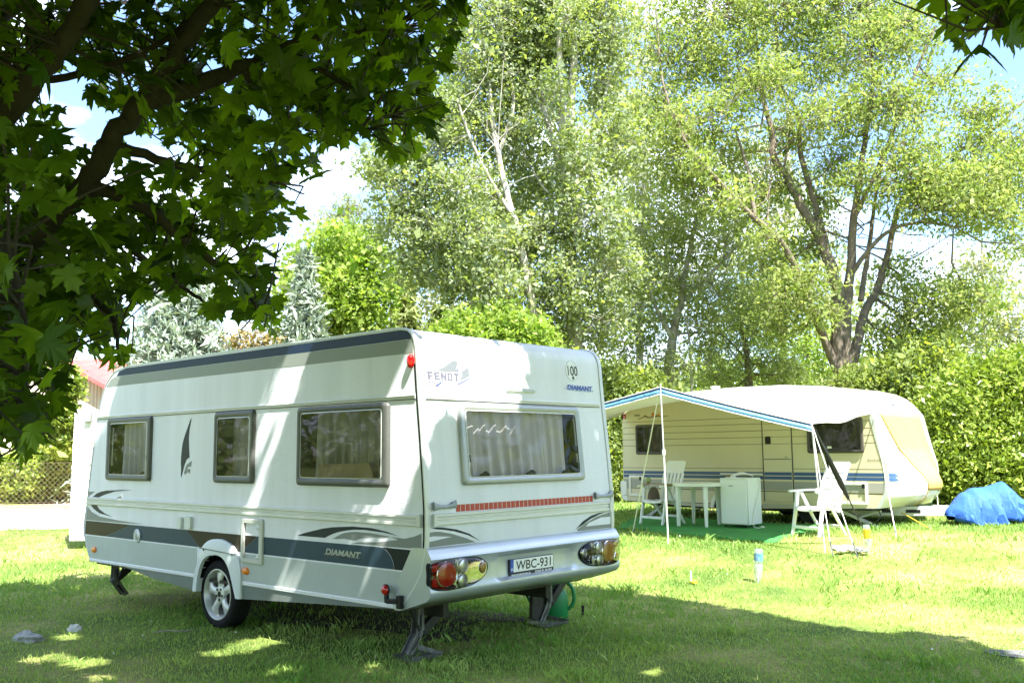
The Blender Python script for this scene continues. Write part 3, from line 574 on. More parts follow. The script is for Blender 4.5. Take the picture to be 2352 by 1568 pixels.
# brand emblem: lettering, sail, brush strokes and blue dashes
LET = {'F': [[(0, 0), (.44, 0), (.44, .34), (.85, .34), (.85, .58), (.44, .58), (.44, .75), (1.05, .75), (1.05, 1), (0, 1)]], 'E': [[(0, 0), (1.02, 0), (1.02, .23), (.44, .23), (.44, .39), (.95, .39), (.95, .61), (.44, .61), (.44, .77), (1.02, .77), (1.02, 1), (0, 1)]],
       'N': [[(0, 0), (.36, 0), (.36, .55), (.70, 0), (1.06, 0), (1.06, 1), (.70, 1), (.70, .45), (.36, 1), (0, 1)]], 'D': [[(0, 0), (.36, 0), (.36, 1), (0, 1)], [(.36, 0), (.80, 0), (1, .16), (1, .84), (.80, 1), (.36, 1), (.36, .80), (.64, .80), (.64, .20), (.36, .20)]], 'T': [[(.30, 0), (.74, 0), (.74, .75), (1.05, .75), (1.05, 1), (0, 1), (0, .75), (.30, .75)]]}
lt = MB()
for i_, c_ in enumerate('FENDT'):
    x0_ = .106 + .0735 * i_
    for P_ in LET[c_]:
        lt.prism([R1(x0_ + .060 * u - .010 * (v - 1) * (1 - i_ / 5), 2.220 + .066 * v, .0006) for u, v in P_], [R1(x0_ + .060 * u - .010 * (v - 1) * (1 - i_ / 5), 2.220 + .066 * v, .0022) for u, v in P_])
lt.build('lettering', textgrey, cv, smooth=0)
DR('emblem_sail', smoothpoly([(.231, 2.294), (.30, 2.332), (.36, 2.366), (.403, 2.389), (.440, 2.390), (.457, 2.374), (.446, 2.345), (.434, 2.318), (.440, 2.296)], 3), sailpale)
DR('emblem_dot', ellipse(.452, 2.313, .009, .011, 14), brightblue)
DR('emblem_brush', [(.478, 2.297), (.520, 2.318), (.578, 2.345), (.584, 2.338), (.572, 2.326), (.590, 2.324), (.580, 2.312), (.592, 2.306), (.576, 2.296), (.594, 2.286), (.588, 2.274), (.540, 2.252), (.474, 2.226), (.480, 2.260), (.497, 2.262), (.497, 2.292)], sailpale)
DR('emblem_dash', [[(.433, 2.197), (.590, 2.259), (.594, 2.251), (.446, 2.189)], [(.249, 2.210), (.273, 2.209), (.222, 2.169), (.195, 2.168)]], brightblue)
DR('emblem_lines', [[(.127 + .030 * i, 2.209), (.145 + .030 * i, 2.209), (.108 + .030 * i, 2.169), (.096 + .030 * i, 2.169)] for i in range(4)], textgrey)
DR('speed_sticker', ellipse(1.957, 2.395, .092, .098, 32), mat('sticker_rim', (.45, .47, .50), .4), .0004, .0012)
DR('speed_sticker', ellipse(1.957, 2.395, .087, .093, 32), platewhite, .0013, .0018)
text_on('speed_lettering', '100', R1, 1.893, 2.038, 2.348, 2.440, textdark, cv, t=.0035, bold=.012)
DR('sticker_stamp', ellipse(1.968, 2.328, .018, .018, 16), textgrey, .0019, .0024)
DR('badge_oval', ellipse(2.043, 2.222, .225, .019, 28, -.02), mat('oval_grey', (.42, .46, .52), .3, metal=.3), .0004, .003)
text_on('lettering', 'DIAMANT', R1, 1.862, 2.236, 2.214, 2.262, textblue, cv, t=.005, bold=.05, shear=.012, slope=-.004)
text_on('lettering', 'FENDT', R1, 1.148, 1.308, 2.206, 2.232, mat('grey_small_letters', (.28, .30, .34), .4), cv, t=.005, bold=.02)
lb = MB(); lb.loft([[R1(u, v, t) for u, v in rrect(1.008 + i, 1.402 - i, 2.160 + i, 2.203 - i, .018)] for i, t in ((0, 0), (.002, .012), (.007, .017))]); lbo = lb.build('number_light', mat('cream_plastic', (.72, .73, .66), .4), cv)
MB().prism([R1(u, v, .0175) for u, v in rrect(1.024, 1.386, 2.170, 2.193, .01)], [R1(u, v, .021) for u, v in rrect(1.026, 1.384, 2.172, 2.191, .01)]).build('lens', mat('ribbed_lens', (.55, .58, .60), .15, bump=.4, bscale=60, bstretch=(1, 6, 1)), lbo)
# roof vents
for x, y, s in ((-1.30, .62, .10), (.6, 1.3, .35), (-.6, 1.5, .2)):
    MB().loft([[(x + s * c * k, y + s * d * k, 2.62 + h) for c, d in ((-.5, -.5), (.5, -.5), (.5, .5), (-.5, .5))] for k, h in ((1, 0), (1, .06), (1.15, .065), (1.1, .10), (.8, .115))]).build('roof_vent', white_gl, cv, bevel=.01)
# ================================================================== second caravan with sun canopy
KS = 1.044
O2 = Vector((2.174 * KS, 18.753 * KS, CAMH + KS * (.22 - CAMH))); A2 = math.atan2(-.7075, .7065); GL = .175   # local ground level under it
cream = mat('cream_panel', (.64, .575, .40), .42, spec=.4, bump=.12, bscale=30, var=.04, vscale=1.2, bdist=.003)
creamw = mat('cream_white_panel', (.80, .78, .72), .35, var=.04, vscale=1.2)
lineb = mat('brown_seam', (.20, .16, .09), .6)
blue2 = mat('blue_film', (.035, .085, .22), .4)
grey2 = mat('grey_band', (.34, .33, .30), .45)
c2 = thing('caravan', 'cream caravan with horizontal seams and blue stripes parked under the trees behind', 'caravan', O2, A2); c2.scale = (KS,) * 3
P2 = [(5.11, .49), (5.20, .65), (5.25, .74), (5.265, .87), (5.265, 1.0), (5.255, 1.16), (5.19, 1.4), (5.125, 1.68), (5.06, 1.98), (5.0, 2.07), (4.90, 2.19), (4.78, 2.29), (4.6, 2.38), (4.3, 2.46), (3.5, 2.52), (2.5, 2.53), (1.6, 2.50), (1.0, 2.44), (.45, 2.36), (.15, 2.27), (.03, 2.16), (.0, 2.0), (-.005, 1.5), (-.02, .84), (-.01, .60), (.06, .48), (.12, .465)]
W2 = 2.06
def S2(x, z, t=0.): return (x, -t, z)
_z2 = np.array([.49, .60, .74, .87, 1.0, 1.16, 1.40, 1.68, 1.98, 2.07, 2.19, 2.29, 2.38, 2.46]); _x2 = np.array([5.11, 5.17, 5.25, 5.265, 5.265, 5.255, 5.19, 5.125, 5.06, 5.0, 4.90, 4.78, 4.6, 4.3])
_bz = np.array([.45, .60, .75, .87, 1.0, 1.16, 1.4, 3]); _bx = np.array([0, .19, .27, .28, .21, .10, .02, 0])
def nose(y, z, t=0.):
    k = sstep(min(y, W2 - y) / .7); return (float(np.interp(z, _z2, _x2) + np.interp(z, _bz, _bx) * k) + t, y, z)
b2 = MB().prism([(x, 0, z) for x, z in P2], [(x, W2, z) for x, z in P2]).build('body', [cream, dark_in, under], c2, smooth=30)
def cutter2(b, mi):
    o = b.build('cutter', [cream, dark_in, under], None, smooth=0)
    for p in o.data.polygons: p.material_index = mi
    o.location = O2; o.rotation_euler = (0, 0, A2); o.scale = (KS,) * 3; return o
V2 = {'a': (.325, .965, 1.354, 1.925), 'b': (3.93, 4.905, 1.36, 1.93)}
cs = [cutter2(MB().prism([S2(u, v, .1) for u, v in rrect(a + .05, b - .05, c + .05, d - .05, .05)], [S2(u, v, -.25) for u, v in rrect(a + .05, b - .05, c + .05, d - .05, .05)]), 1) for a, b, c, d in V2.values()]
ar = [(1.98, .40), (2.02, .55), (2.12, .68), (2.28, .75), (2.55, .77), (2.75, .73), (2.88, .64), (2.98, .50), (3.01, .40)]
cs += [cutter2(MB().prism([(x, -.1, z) for x, z in ar], [(x, .35, z) for x, z in ar]), 2)]
bpy.context.view_layer.update(); cut(b2, cs); b2.data.shade_smooth(); b2.data.set_sharp_from_angle(angle=rad(30))
f2 = mat('brown_window_frame', (.055, .05, .045), .4); pane2 = glassmat('brown_acrylic', (.30, .28, .24), dirt=.04, dirtc=(.4, .38, .33))
window(c2, S2, V2['a'], (.05, .055, .05, .05), pane2, curtain_d, .10, .012, 4, (0, 1), [(.45, 1.42, 'b'), (.80, 1.42, 'b')], fm=f2, inner=False)
wb = window(c2, S2, V2['b'], (.05, .055, .05, .05), pane2, mat('striped_curtain', (.22, .21, .19), .9, bump=.1), .08, .02, 9, (.15, 1), [(4.75, 1.42, 'b')], fm=f2, inner=False)
MB().box((4.33, -.027, 1.455), (.075, .004, .035)).build('sticker', platewhite, wb)
def D2(name, P, m, t1=.0022): return decal(name, P, S2, m, c2, .0006, t1)
for z in (1.985, 1.876, 1.757, 1.642, 1.522, 1.101):
    segs = [(.0, .315), (.975, 3.075)] if 1.36 < z < 1.92 else [(.0, 3.075)]
    segs += [(3.10, 3.62), (3.65, 3.92), (4.915, 5.05 + (1.985 - z) * .22)] if 1.36 < z < 1.95 else ([(3.65, 5.2)] if z < 1.3 else [(3.1, 3.62), (3.65, 4.9)])
    D2('seam', [[(a, z - .005), (b, z - .005), (b, z + .005), (a, z + .005)] for a, b in segs], lineb, .0014)
for a, b in ((.0, 3.075), (3.11, 3.615), (3.655, 5.235)):
    D2('stripe', [(a, .986), (b, .986), (b, 1.042), (a, 1.042)], blue2)
    D2('stripe', [(a, .918), (b, .918), (b, .972), (a, .972)], blue2)
    D2('stripe', [(a, .735), (b, .735), (b, .885), (a, .885)], grey2)
    D2('stripe', [(a, .708), (b, .708), (b, .720), (a, .720)], rubber)
for x0, x1, z in ((5.235, 5.33, .986), (5.235, 5.35, .918)):   # the stripes run out on the nose
    decal('stripe', [(0.012, z), (.26, z), (.20, z + .055), (0.012, z + .055)], nose, blue2, c2, .003, .005)
dr = MB().prism([S2(u, v, .002) for u, v in rrect(3.092, 3.632, .545, 2.28, .03)], [S2(u, v, .008) for u, v in rrect(3.094, 3.630, .547, 2.278, .03)]).build('door', cream, c2)
def DD(P, m, t=.0095): return decal('door_stripe', P, S2, m, dr, .0082, t)
for z, h, m in ((.986, .056, blue2), (.918, .054, blue2), (.735, .15, grey2), (.708, .012, rubber), (1.257, .010, rubber), (1.98, .008, lineb), (1.87, .008, lineb), (1.755, .008, lineb), (1.64, .008, lineb), (1.52, .008, lineb)):
    DD([(3.10, z), (3.62, z), (3.62, z + h), (3.10, z + h)], m)
MB().prism([S2(u, v, .008) for u, v in rrect(3.14, 3.245, 1.52, 1.655, .02)], [S2(u, v, .03) for u, v in rrect(3.147, 3.238, 1.527, 1.648, .025)]).lathe([(.014, -.03), (.012, -.036), (0, -.036)], (3.193, 0, 1.588), 'y', 10).build('door_handle', blackp, dr)
MB().tube([S2(3.52, 1.285, .01), S2(3.52, 1.30, .03), S2(3.535, 1.32, .035), S2(3.55, 1.30, .03), S2(3.55, 1.285, .01)], .006, 6).build('grab_loop', trimgrey, dr)
MB().prism([S2(u, v, .001) for u, v in ((3.078, .54), (3.090, .54), (3.090, 2.28), (3.078, 2.28))], [S2(u, v, .012) for u, v in ((3.078, .54), (3.090, .54), (3.090, 2.28), (3.078, 2.28))]).build('door_frame', f2, c2)
MB().prism([S2(u, v, .001) for u, v in ((3.634, .54), (3.648, .54), (3.648, 2.28), (3.634, 2.28))], [S2(u, v, .012) for u, v in ((3.634, .54), (3.648, .54), (3.648, 2.28), (3.634, 2.28))]).build('door_frame', f2, c2)
for x0, x1, z0, z1 in ((.135, .478, .555, .955), (4.39, 4.932, .535, .892)):
    o = MB().loft([[S2(u, v, t) for u, v in rrect(x0 + i, x1 - i, z0 + i, z1 - i, .025)] for i, t in ((0, .002), (0, .012), (.008, .02), (.04, .02), (.045, .004))], cap=False).build('hatch', creamw, c2)
    MB().box((x1 - .06, -.022, z1 - .06), (.05, .012, .07)).build('hatch_lock', blackp, o, bevel=.008)
MB().box((2.65, -.022, 1.003), (.85, .04, .028)).build('awning_light', creamw, c2, bevel=.006)
MB().box((2.377, -.015, .876), (.11, .03, .165)).build('socket_flap', mat('beige_flap', (.62, .55, .36), .5), c2, bevel=.01)
MB().loft([[(x, -t, z) for x, z in ar] for t in (.0, .03)] + [[(2.5 + (x - 2.5) * .86, -.035, .40 + (z - .40) * .84) for x, z in ar], [(2.5 + (x - 2.5) * .86, .0, .40 + (z - .40) * .84) for x, z in ar]], cap=False, close=False).build('wheel_arch', creamw, c2)
wheel(c2, 2.5, .06, GL + .30, .30); wheel(c2, 2.5, W2 - .06, GL + .30, .30, -1)
MB().prism([S2(u, v, .001) for u, v in ((.12, .465), (1.96, .46), (1.96, .40), (1.3, .415))], [S2(u, v, -.03) for u, v in ((.12, .465), (1.96, .46), (1.96, .40), (1.3, .415))]).build('skirt', mat('grey_cream_skirt', (.50, .47, .38), .5), c2)
MB().prism([S2(u, v, .001) for u, v in ((3.03, .50), (5.10, .50), (5.10, .485), (3.03, .415))], [S2(u, v, -.03) for u, v in ((3.03, .50), (5.10, .50), (5.10, .485), (3.03, .415))]).build('skirt', MATS['grey_cream_skirt'], c2)
MB().loft([[(x, -.012, z) for x, z in ((-.075, .56), (-.085, .84), (.07, .84), (.08, .56))], [(x, .35, z) for x, z in ((-.075, .56), (-.085, .84), (.05, .84), (.05, .56))]]).loft([[(x, -.012, z) for x, z in ((-.075, .559), (-.03, .48), (.10, .45), (.08, .559))], [(x, 1.98, z) for x, z in ((-.075, .559), (-.03, .48), (.10, .45), (.08, .559))]]).build('tail_bumper', creamw, c2, bevel=.012)
MB().box((-.086, .08, .68), (.012, .10, .14)).build('tail_light', redlens, c2, bevel=.004)
MB().box((.055, -.012, 2.10), (.05, .02, .09)).build('marker_lamp', redlens, c2, bevel=.004)
text_on('lettering', 'Hobby', S2, .295, .440, 2.085, 2.135, mat('brown_letters', (.11, .07, .03), .5), c2, t=.004, bold=.02)
D2('wave_graphic', [(.36, 2.04), (.44, 2.055), (.52, 2.09), (.56, 2.115), (.60, 2.085), (.66, 2.07), (.75, 2.08), (.83, 2.105), (.88, 2.085), (.95, 2.075), (1.05, 2.085), (1.12, 2.082), (1.03, 2.070), (.94, 2.062), (.86, 2.072), (.76, 2.062), (.66, 2.050), (.60, 2.060), (.55, 2.080), (.49, 2.060), (.43, 2.035)], MATS['brown_letters'])
D2('sun_graphic', [[(.70, 2.085), (.72, 2.14), (.76, 2.16), (.80, 2.13), (.81, 2.10), (.76, 2.085)], [(.85, 2.09), (.875, 2.15), (.90, 2.11), (.915, 2.085)]], mat('orange_film', (.65, .20, .03), .5))
text_on('lettering', 'Exclusive', S2, 4.955, 5.205, 1.228, 1.268, mat('charcoal_letters', (.08, .08, .07), .5), c2, t=.004, bold=-.005, shear=.012)
# front moulding, edge rail, roof hatch
mo = MB(); ys2 = [0.004, .02, .05, .1, .2, .35, .5, .7, 1.03, 1.36, 1.56, 1.71, 1.86, 1.96, 2.01, 2.04, 2.056]; zz = [.49, .56, .62, .66, .68, .75, .82, .87, .93, 1.0, 1.08, 1.16, 1.28, 1.4, 1.54, 1.68, 1.83, 1.98]
mo.loft([[nose(y, z, .003 + (.05 * sstep((min(y, W2 - y)) / .3) if .60 < z < .69 else 0)) for z in zz] for y in ys2], cap=False, close=False)
mo.build('front_moulding', creamw, c2, smooth=40)
MB().tube([nose(y, 1.205, .004) for y in (.02, .3, .7)], .006, 6).build('moulding_seam', swgrey, c2)
edge = [np.array(p) for p in P2[0:13]]
MB().loft([[(x + a, y, z) for a, y in ((-.05, -.008), (.012, -.008), (.016, .01), (.004, .02))] for x, z in P2[0:13]], close=False, cap=False).build('edge_rail', trimgrey, c2)
MB().loft([[nose(y, z, t) for z, t in ((1.985, .004), (1.99, .02), (2.01, .024), (2.035, .02), (2.04, .004))] for y in (.03, .6, 1.2, 2.03)]).build('front_rail', swgrey, c2)
decal('front_emblem', ellipse(1.13, 2.165, .055, .016, 16) , nose, blue2, c2, .004, .006); decal('front_emblem', [(1.09, 2.19), (1.16, 2.19), (1.16, 2.205), (1.09, 2.205)], nose, charc, c2, .004, .006)
MB().box((2.0, 1.15, 2.56), (.35, .35, .09)).build('roof_hatch', creamw, c2, bevel=.02)
MB().lathe([(.06, 2.5), (.06, 2.58), (.09, 2.585), (.09, 2.61), (.02, 2.62)], (1.9, .4, 0), 'z', 14).build('roof_vent', creamw, c2)
g2 = MB().beam((.3, .6, .40), (4.6, .6, .40), .06, .12).beam((.3, 1.7, .40), (4.6, 1.7, .40), .06, .12).box((2.5, 1.03, .45), (4.9, 1.9, .02))
g2.lathe([(.0, 0), (.16, 0), (.17, .1), (.17, .5), (.0, .5)], (3.6, .5, .33), 'y', 16)
g2.build('chassis', darksteel, c2)
db = MB(); pa = (4.2, .45, .40); pbm = (5.85, 1.05, .42)
db.beam(pa, pbm, .06, .15).beam((4.2, 1.85, .40), (5.85, 1.25, .42), .06, .15).beam((5.8, 1.15, .44), (6.1, 1.15, .47), .12, .09)
dbo = db.build('drawbar', mat('pale_painted_steel', (.55, .56, .54), .5, var=.1), c2, bevel=.006)
for t in (.42, .66): 
    q = Vector(pa).lerp(Vector(pbm), t) + Vector((.012, -.033, 0)); dv = (Vector(pbm) - Vector(pa)).normalized()
    MB().beam(q - dv * .11, q + dv * .11, .004, .05).build('slot', blackp, dbo)
def steady2(x, y, dx):
    b = MB(); b.beam((x, y, .42), (x + dx, y, GL + .02), .05, .07, up=(0, 1, 0)).box((x + dx, y, GL + .02), (.14, .12, .02)); b.beam((x + dx * 1.2, y + .03, .43), (x + dx * .45, y + .03, .30), .025, .03)
    for k in (.25, .5, .75): b.lathe([(.012, -.036), (.0, -.036)], (x + dx * k, y, .42 - (.40 - GL) * k), 'y', 8)
    return b.build('corner_steady', MATS['pale_painted_steel'], c2, bevel=.004)
steady2(4.35, .25, .55); steady2(.8, .25, -.35); steady2(4.35, 1.8, .55); steady2(.8, 1.8, -.35)
MB().tube(crom([(5.0, .2, .44), (5.05, .15, .35), (4.95, .12, .24), (4.75, .1, GL + .02), (4.6, .1, GL + .01)], 6), .008, 6).build('cable', blackp, c2)
bpy.context.view_layer.update()
M2 = c2.matrix_world.copy(); I2 = M2.inverted()
def L2(p): return tuple(I2 @ Vector(p))
def Wd(p): return np.array(M2 @ Vector(p))
# ---- fabric cover hung over the front window
tan = mat('tan_cover_fabric', (.53, .365, .095), .75, bump=.25, bscale=3, var=.05, vscale=2, bdist=.03)
wc = thing('window_cover', 'tan fabric sheet hung over the sloping front of the cream caravan', 'window cover', O2, A2); wc.scale = (KS,) * 3
lz = [2.0, 1.6, 1.21, .99, .87, .73]; ly = [.27, .49, .72, .82, .85, .87]; ry = [1.84, 1.88, 1.93, 1.97, 1.99, 2.0]
def wcf(u, v):
    z = 2.0 - 1.25 * v - .02 * u; a = float(np.interp(-z, [-q for q in lz], ly)); b = float(np.interp(-z, [-q for q in lz], ry)); y = a + (b - a) * u
    return nose(y, z, .020 + .006 * math.sin(9 * u + 4 * v) + .004 * math.sin(17 * u - 6 * v))
MB().grid(wcf, 24, 24).build('fabric', tan, wc, smooth=80, solid=.004)
cw_ = mat('white_cord', (.70, .69, .64), .8); cg_ = mat('green_cord', (.05, .28, .14), .7); cy_ = mat('yellow_rope', (.75, .48, .04), .7)
rp2 = lambda nm, pts, r, m, par: MB().tube(pts, r, 6).build(nm, m, par)
rp2('tie_cord', [nose(.87, .74, .03), nose(.95, .60, .08), (5.20, 1.02, .46), (5.05, 1.05, .36)], .006, cy_, wc)
rp2('tie_cord', [nose(1.32, .80, .03), nose(1.34, .62, .07), (5.30, 1.40, .40)], .006, cg_, wc)
rp2('tie_cord', [nose(1.88, .80, .03), nose(1.9, .62, .07), (5.32, 1.80, .38)], .007, cw_, wc)

# ---- sun canopy: roof fabric, valance, poles and guy ropes
can = mat('canopy_cloth', (.78, .77, .73), .8, bump=.12, bscale=5, var=.03, trans=.16, bdist=.02)
navyc = mat('navy_valance', (.02, .045, .13), .7); skyc = mat('light_blue_valance', (.13, .33, .58), .7); whitec = mat('white_valance', (.78, .78, .76), .7)
polem = mat('pale_pole', (.62, .63, .62), .4, metal=.3)
cp_ = thing('sun_canopy', 'white sun canopy with blue edging, held by thin poles and ropes along the cream caravan', 'canopy', O2, A2); cp_.scale = (KS,) * 3
fL = gnd(1535, 1247); fR = gnd(1895, 1264)
def above(f, px, py):
    """point on the vertical through foot f seen at height py"""
    n = np.array([f[0], f[1], 0]); n /= np.linalg.norm(n); r = ray(px, py); t = np.dot(f - CO, n) / np.dot(r, n); q = CO + r * t; return np.array([q[0], q[1], q[2]])
tL = above(fL, 1517, 889); tR = above(fR, 1864, 973)
peak = np.array(L2(tL)); corR = np.array(L2(tR)); corL = np.array([.62, corR[1] + .05, corR[2] + .19])
rail_ = lambda s: np.array([s, -.014, float(np.interp(s, [0, .03, .2, .45, 1.0, 1.6, 2.5, 3.5, 4.3, 4.6, 4.78, 4.90, 5.0, 5.06], [2.14, 2.19, 2.285, 2.365, 2.445, 2.505, 2.535, 2.525, 2.465, 2.385, 2.295, 2.20, 2.075, 1.985]))])
UP = .52
def outer(u):
    if u < UP: a, b, t = corL, peak, u / UP
    else: a, b, t = peak, corR, (u - UP) / (1 - UP)
    p = a + (b - a) * t; p = p.copy(); p[2] -= .012 * math.sin(math.pi * t); return p
def canf(u, v):
    us = 5.06 * u; a = rail_(us); b = outer(u); p = a + (b - a) * v
    p[2] -= .15 * math.sin(math.pi * v) * (1 - .75 * sstep((u - .6) / .4))
    e = max(0, u - .72) / .28                                       # creases where the right edge pulls to the rail
    p[2] += .028 * e * math.sin(v * 3.1) * math.sin(60 * u - 9 * v) * (1 - .5 * v) ; p[1] += .0
    return tuple(p)
MB().grid(canf, 64, 26).build('canopy_cloth', can, cp_, smooth=80, solid=.004)
va = MB()
for (h0, h1, mi, off) in ((-.008, .004, 2, .004), (.004, .030, 0, 0), (.030, .092, 1, .0), (.092, .104, 2, .002)):
    for (u0, u1) in ((0, UP), (UP, 1)):
        nn = 26; rings = []
        for i in range(nn + 1):
            u = u0 + (u1 - u0) * i / nn; p = outer(u); sw = .012 * math.sin(i * 1.9)
            sl = 1.0
            rings.append([(p[0], p[1] - off - .002 + sw * h0 * 6, p[2] - h0 * sl), (p[0], p[1] - off - .002 + sw * h1 * 6, p[2] - h1 * sl)])
        va.loft(rings, mi, cap=False, close=False)
va.build('valance', [navyc, skyc, whitec], cp_, smooth=80, solid=.003)
dn = lambda f: tuple(np.array(L2(f)) + np.array([0, 0, -.03]))
md = tuple((np.array(dn(fL)) * .42 + peak * .58))
MB().tube([dn(fL), md], .013, 10).tube([md, tuple(peak + np.array([0, 0, .05]))], .010, 10).lathe([(.024, -.03), (.024, .05)], md, 'z', 10).build('pole', polem, cp_)
MB().tube([dn(fR), tuple(corR)], .011, 10).build('pole', polem, cp_)
MB().tube([(corL[0], corL[1], GL), tuple(corL)], .014, 10).build('pole', polem, cp_)
def guy(top, fpx, r=.006, m=None, nm='guy_rope', sag=.0):
    f = np.array(L2(gnd(*fpx))); t = np.array(top); mdp = (f + t) / 2 - np.array([0, 0, sag])
    o = MB().tube([tuple(t), tuple(mdp), tuple(f)], r, 6).build(nm, m or cw_, cp_)
    d = (f - t) / np.linalg.norm(f - t); MB().tube([tuple(f - d * .10 + np.array([0, 0, .04])), tuple(f + np.array([.02, 0, -.06]))], .008, 6).build('tent_peg', steel, o)
    return o
guy(peak + np.array([0, 0, .03]), (1453, 1225), .009); guy(corR, (1910, 1268), .007); guy(corR, (1966, 1270), .007)
guy(np.array(nose(.02, 1.95, .02)), (2059, 1234), .008)
guy(np.array([5.0, .9, .42]), (2140, 1216), .008, cy_)
st = guy(corR + np.array([.02, 0, -.02]), (1999, 1247), .010, darksteel, 'strap')
fS = np.array(L2(gnd(1999, 1247))); tS = corR
MB().tube([tuple(tS * .93 + fS * .07), tuple(tS * .70 + fS * .30), tuple(tS * .50 + fS * .50), tuple(tS * .38 + fS * .62)], [.012, .034, .040, .018], 8).build('tension_spring', blackp, st)
MB().tube([tuple(tS * .80 + fS * .20), tuple(tS * .65 + fS * .35 + np.array([-.06, 0, -.02]))], .012, 6).build('strap_end', blackp, st)
MB().tube([tuple(corL), tuple(np.array([-.9, corL[1] + .3, GL]))], .006, 6).build('guy_rope', cw_, cp_)

# ================================================================== furniture on the green mat
plast = mat('white_garden_plastic', (.80, .81, .80), .38, var=.03, vscale=4)
plast2 = mat('white_table_plastic', (.80, .82, .78), .4, var=.03, vscale=4)
DG = lambda ox, oy, sc_, a, b: ((ox + a / sc_) * .65044, (oy + b / sc_) * .65044)
z8 = lambda a, b: DG(2200, 1500, 3.484, a, b)
zB = lambda a, b: DG(2650, 1300, 2.2401, a, b)
zA = lambda a, b: DG(2100, 1300, 2.4129, a, b)
# mat: an irregular sheet of artificial turf
turf = mat('green_turf_mat', (.035, .23, .04), .9, bump=.6, bscale=260, var=.25, vscale=2.2)
op = [gnd(*zA(*p)) for p in ((185, 1375), (330, 1365), (620, 1412), (850, 1432), (1100, 1452), (1340, 1470), (1520, 1488), (1600, 1462), (1690, 1432))]
op += [gnd(*zB(*p)) for p in ((150, 1380), (240, 1350), (330, 1328))]
op = op[:9] + [op[11]]
bk = [Wd((4.2, -.25, GL)), Wd((2.4, -.1, GL)), Wd((.6, -.25, GL))]
poly = [(p[0], p[1]) for p in op] + [(p[0], p[1]) for p in bk]
cxm = sum(p[0] for p in poly) / len(poly); cym = sum(p[1] for p in poly) / len(poly)
tb = MB(); pp = smoothpoly(poly, 4); rings = []
for s, h in ((1.0, .004), (.985, .030), (.93, .027), (.75, .022), (.5, .022), (.2, .022), (.01, .022)):
    rings.append([(cxm + (x - cxm) * s, cym + (y - cym) * s, gz(cxm + (x - cxm) * s, cym + (y - cym) * s) + h + .009 * math.sin(i * 1.3) * (s > .9)) for i, (x, y) in enumerate(pp)])
tb.loft(rings, cap=False); tm = tb.build('turf_mat', turf, None, smooth=60)
tag(tm, 'bright green artificial turf mat spread in front of the cream caravan', 'mat')
MH = .024
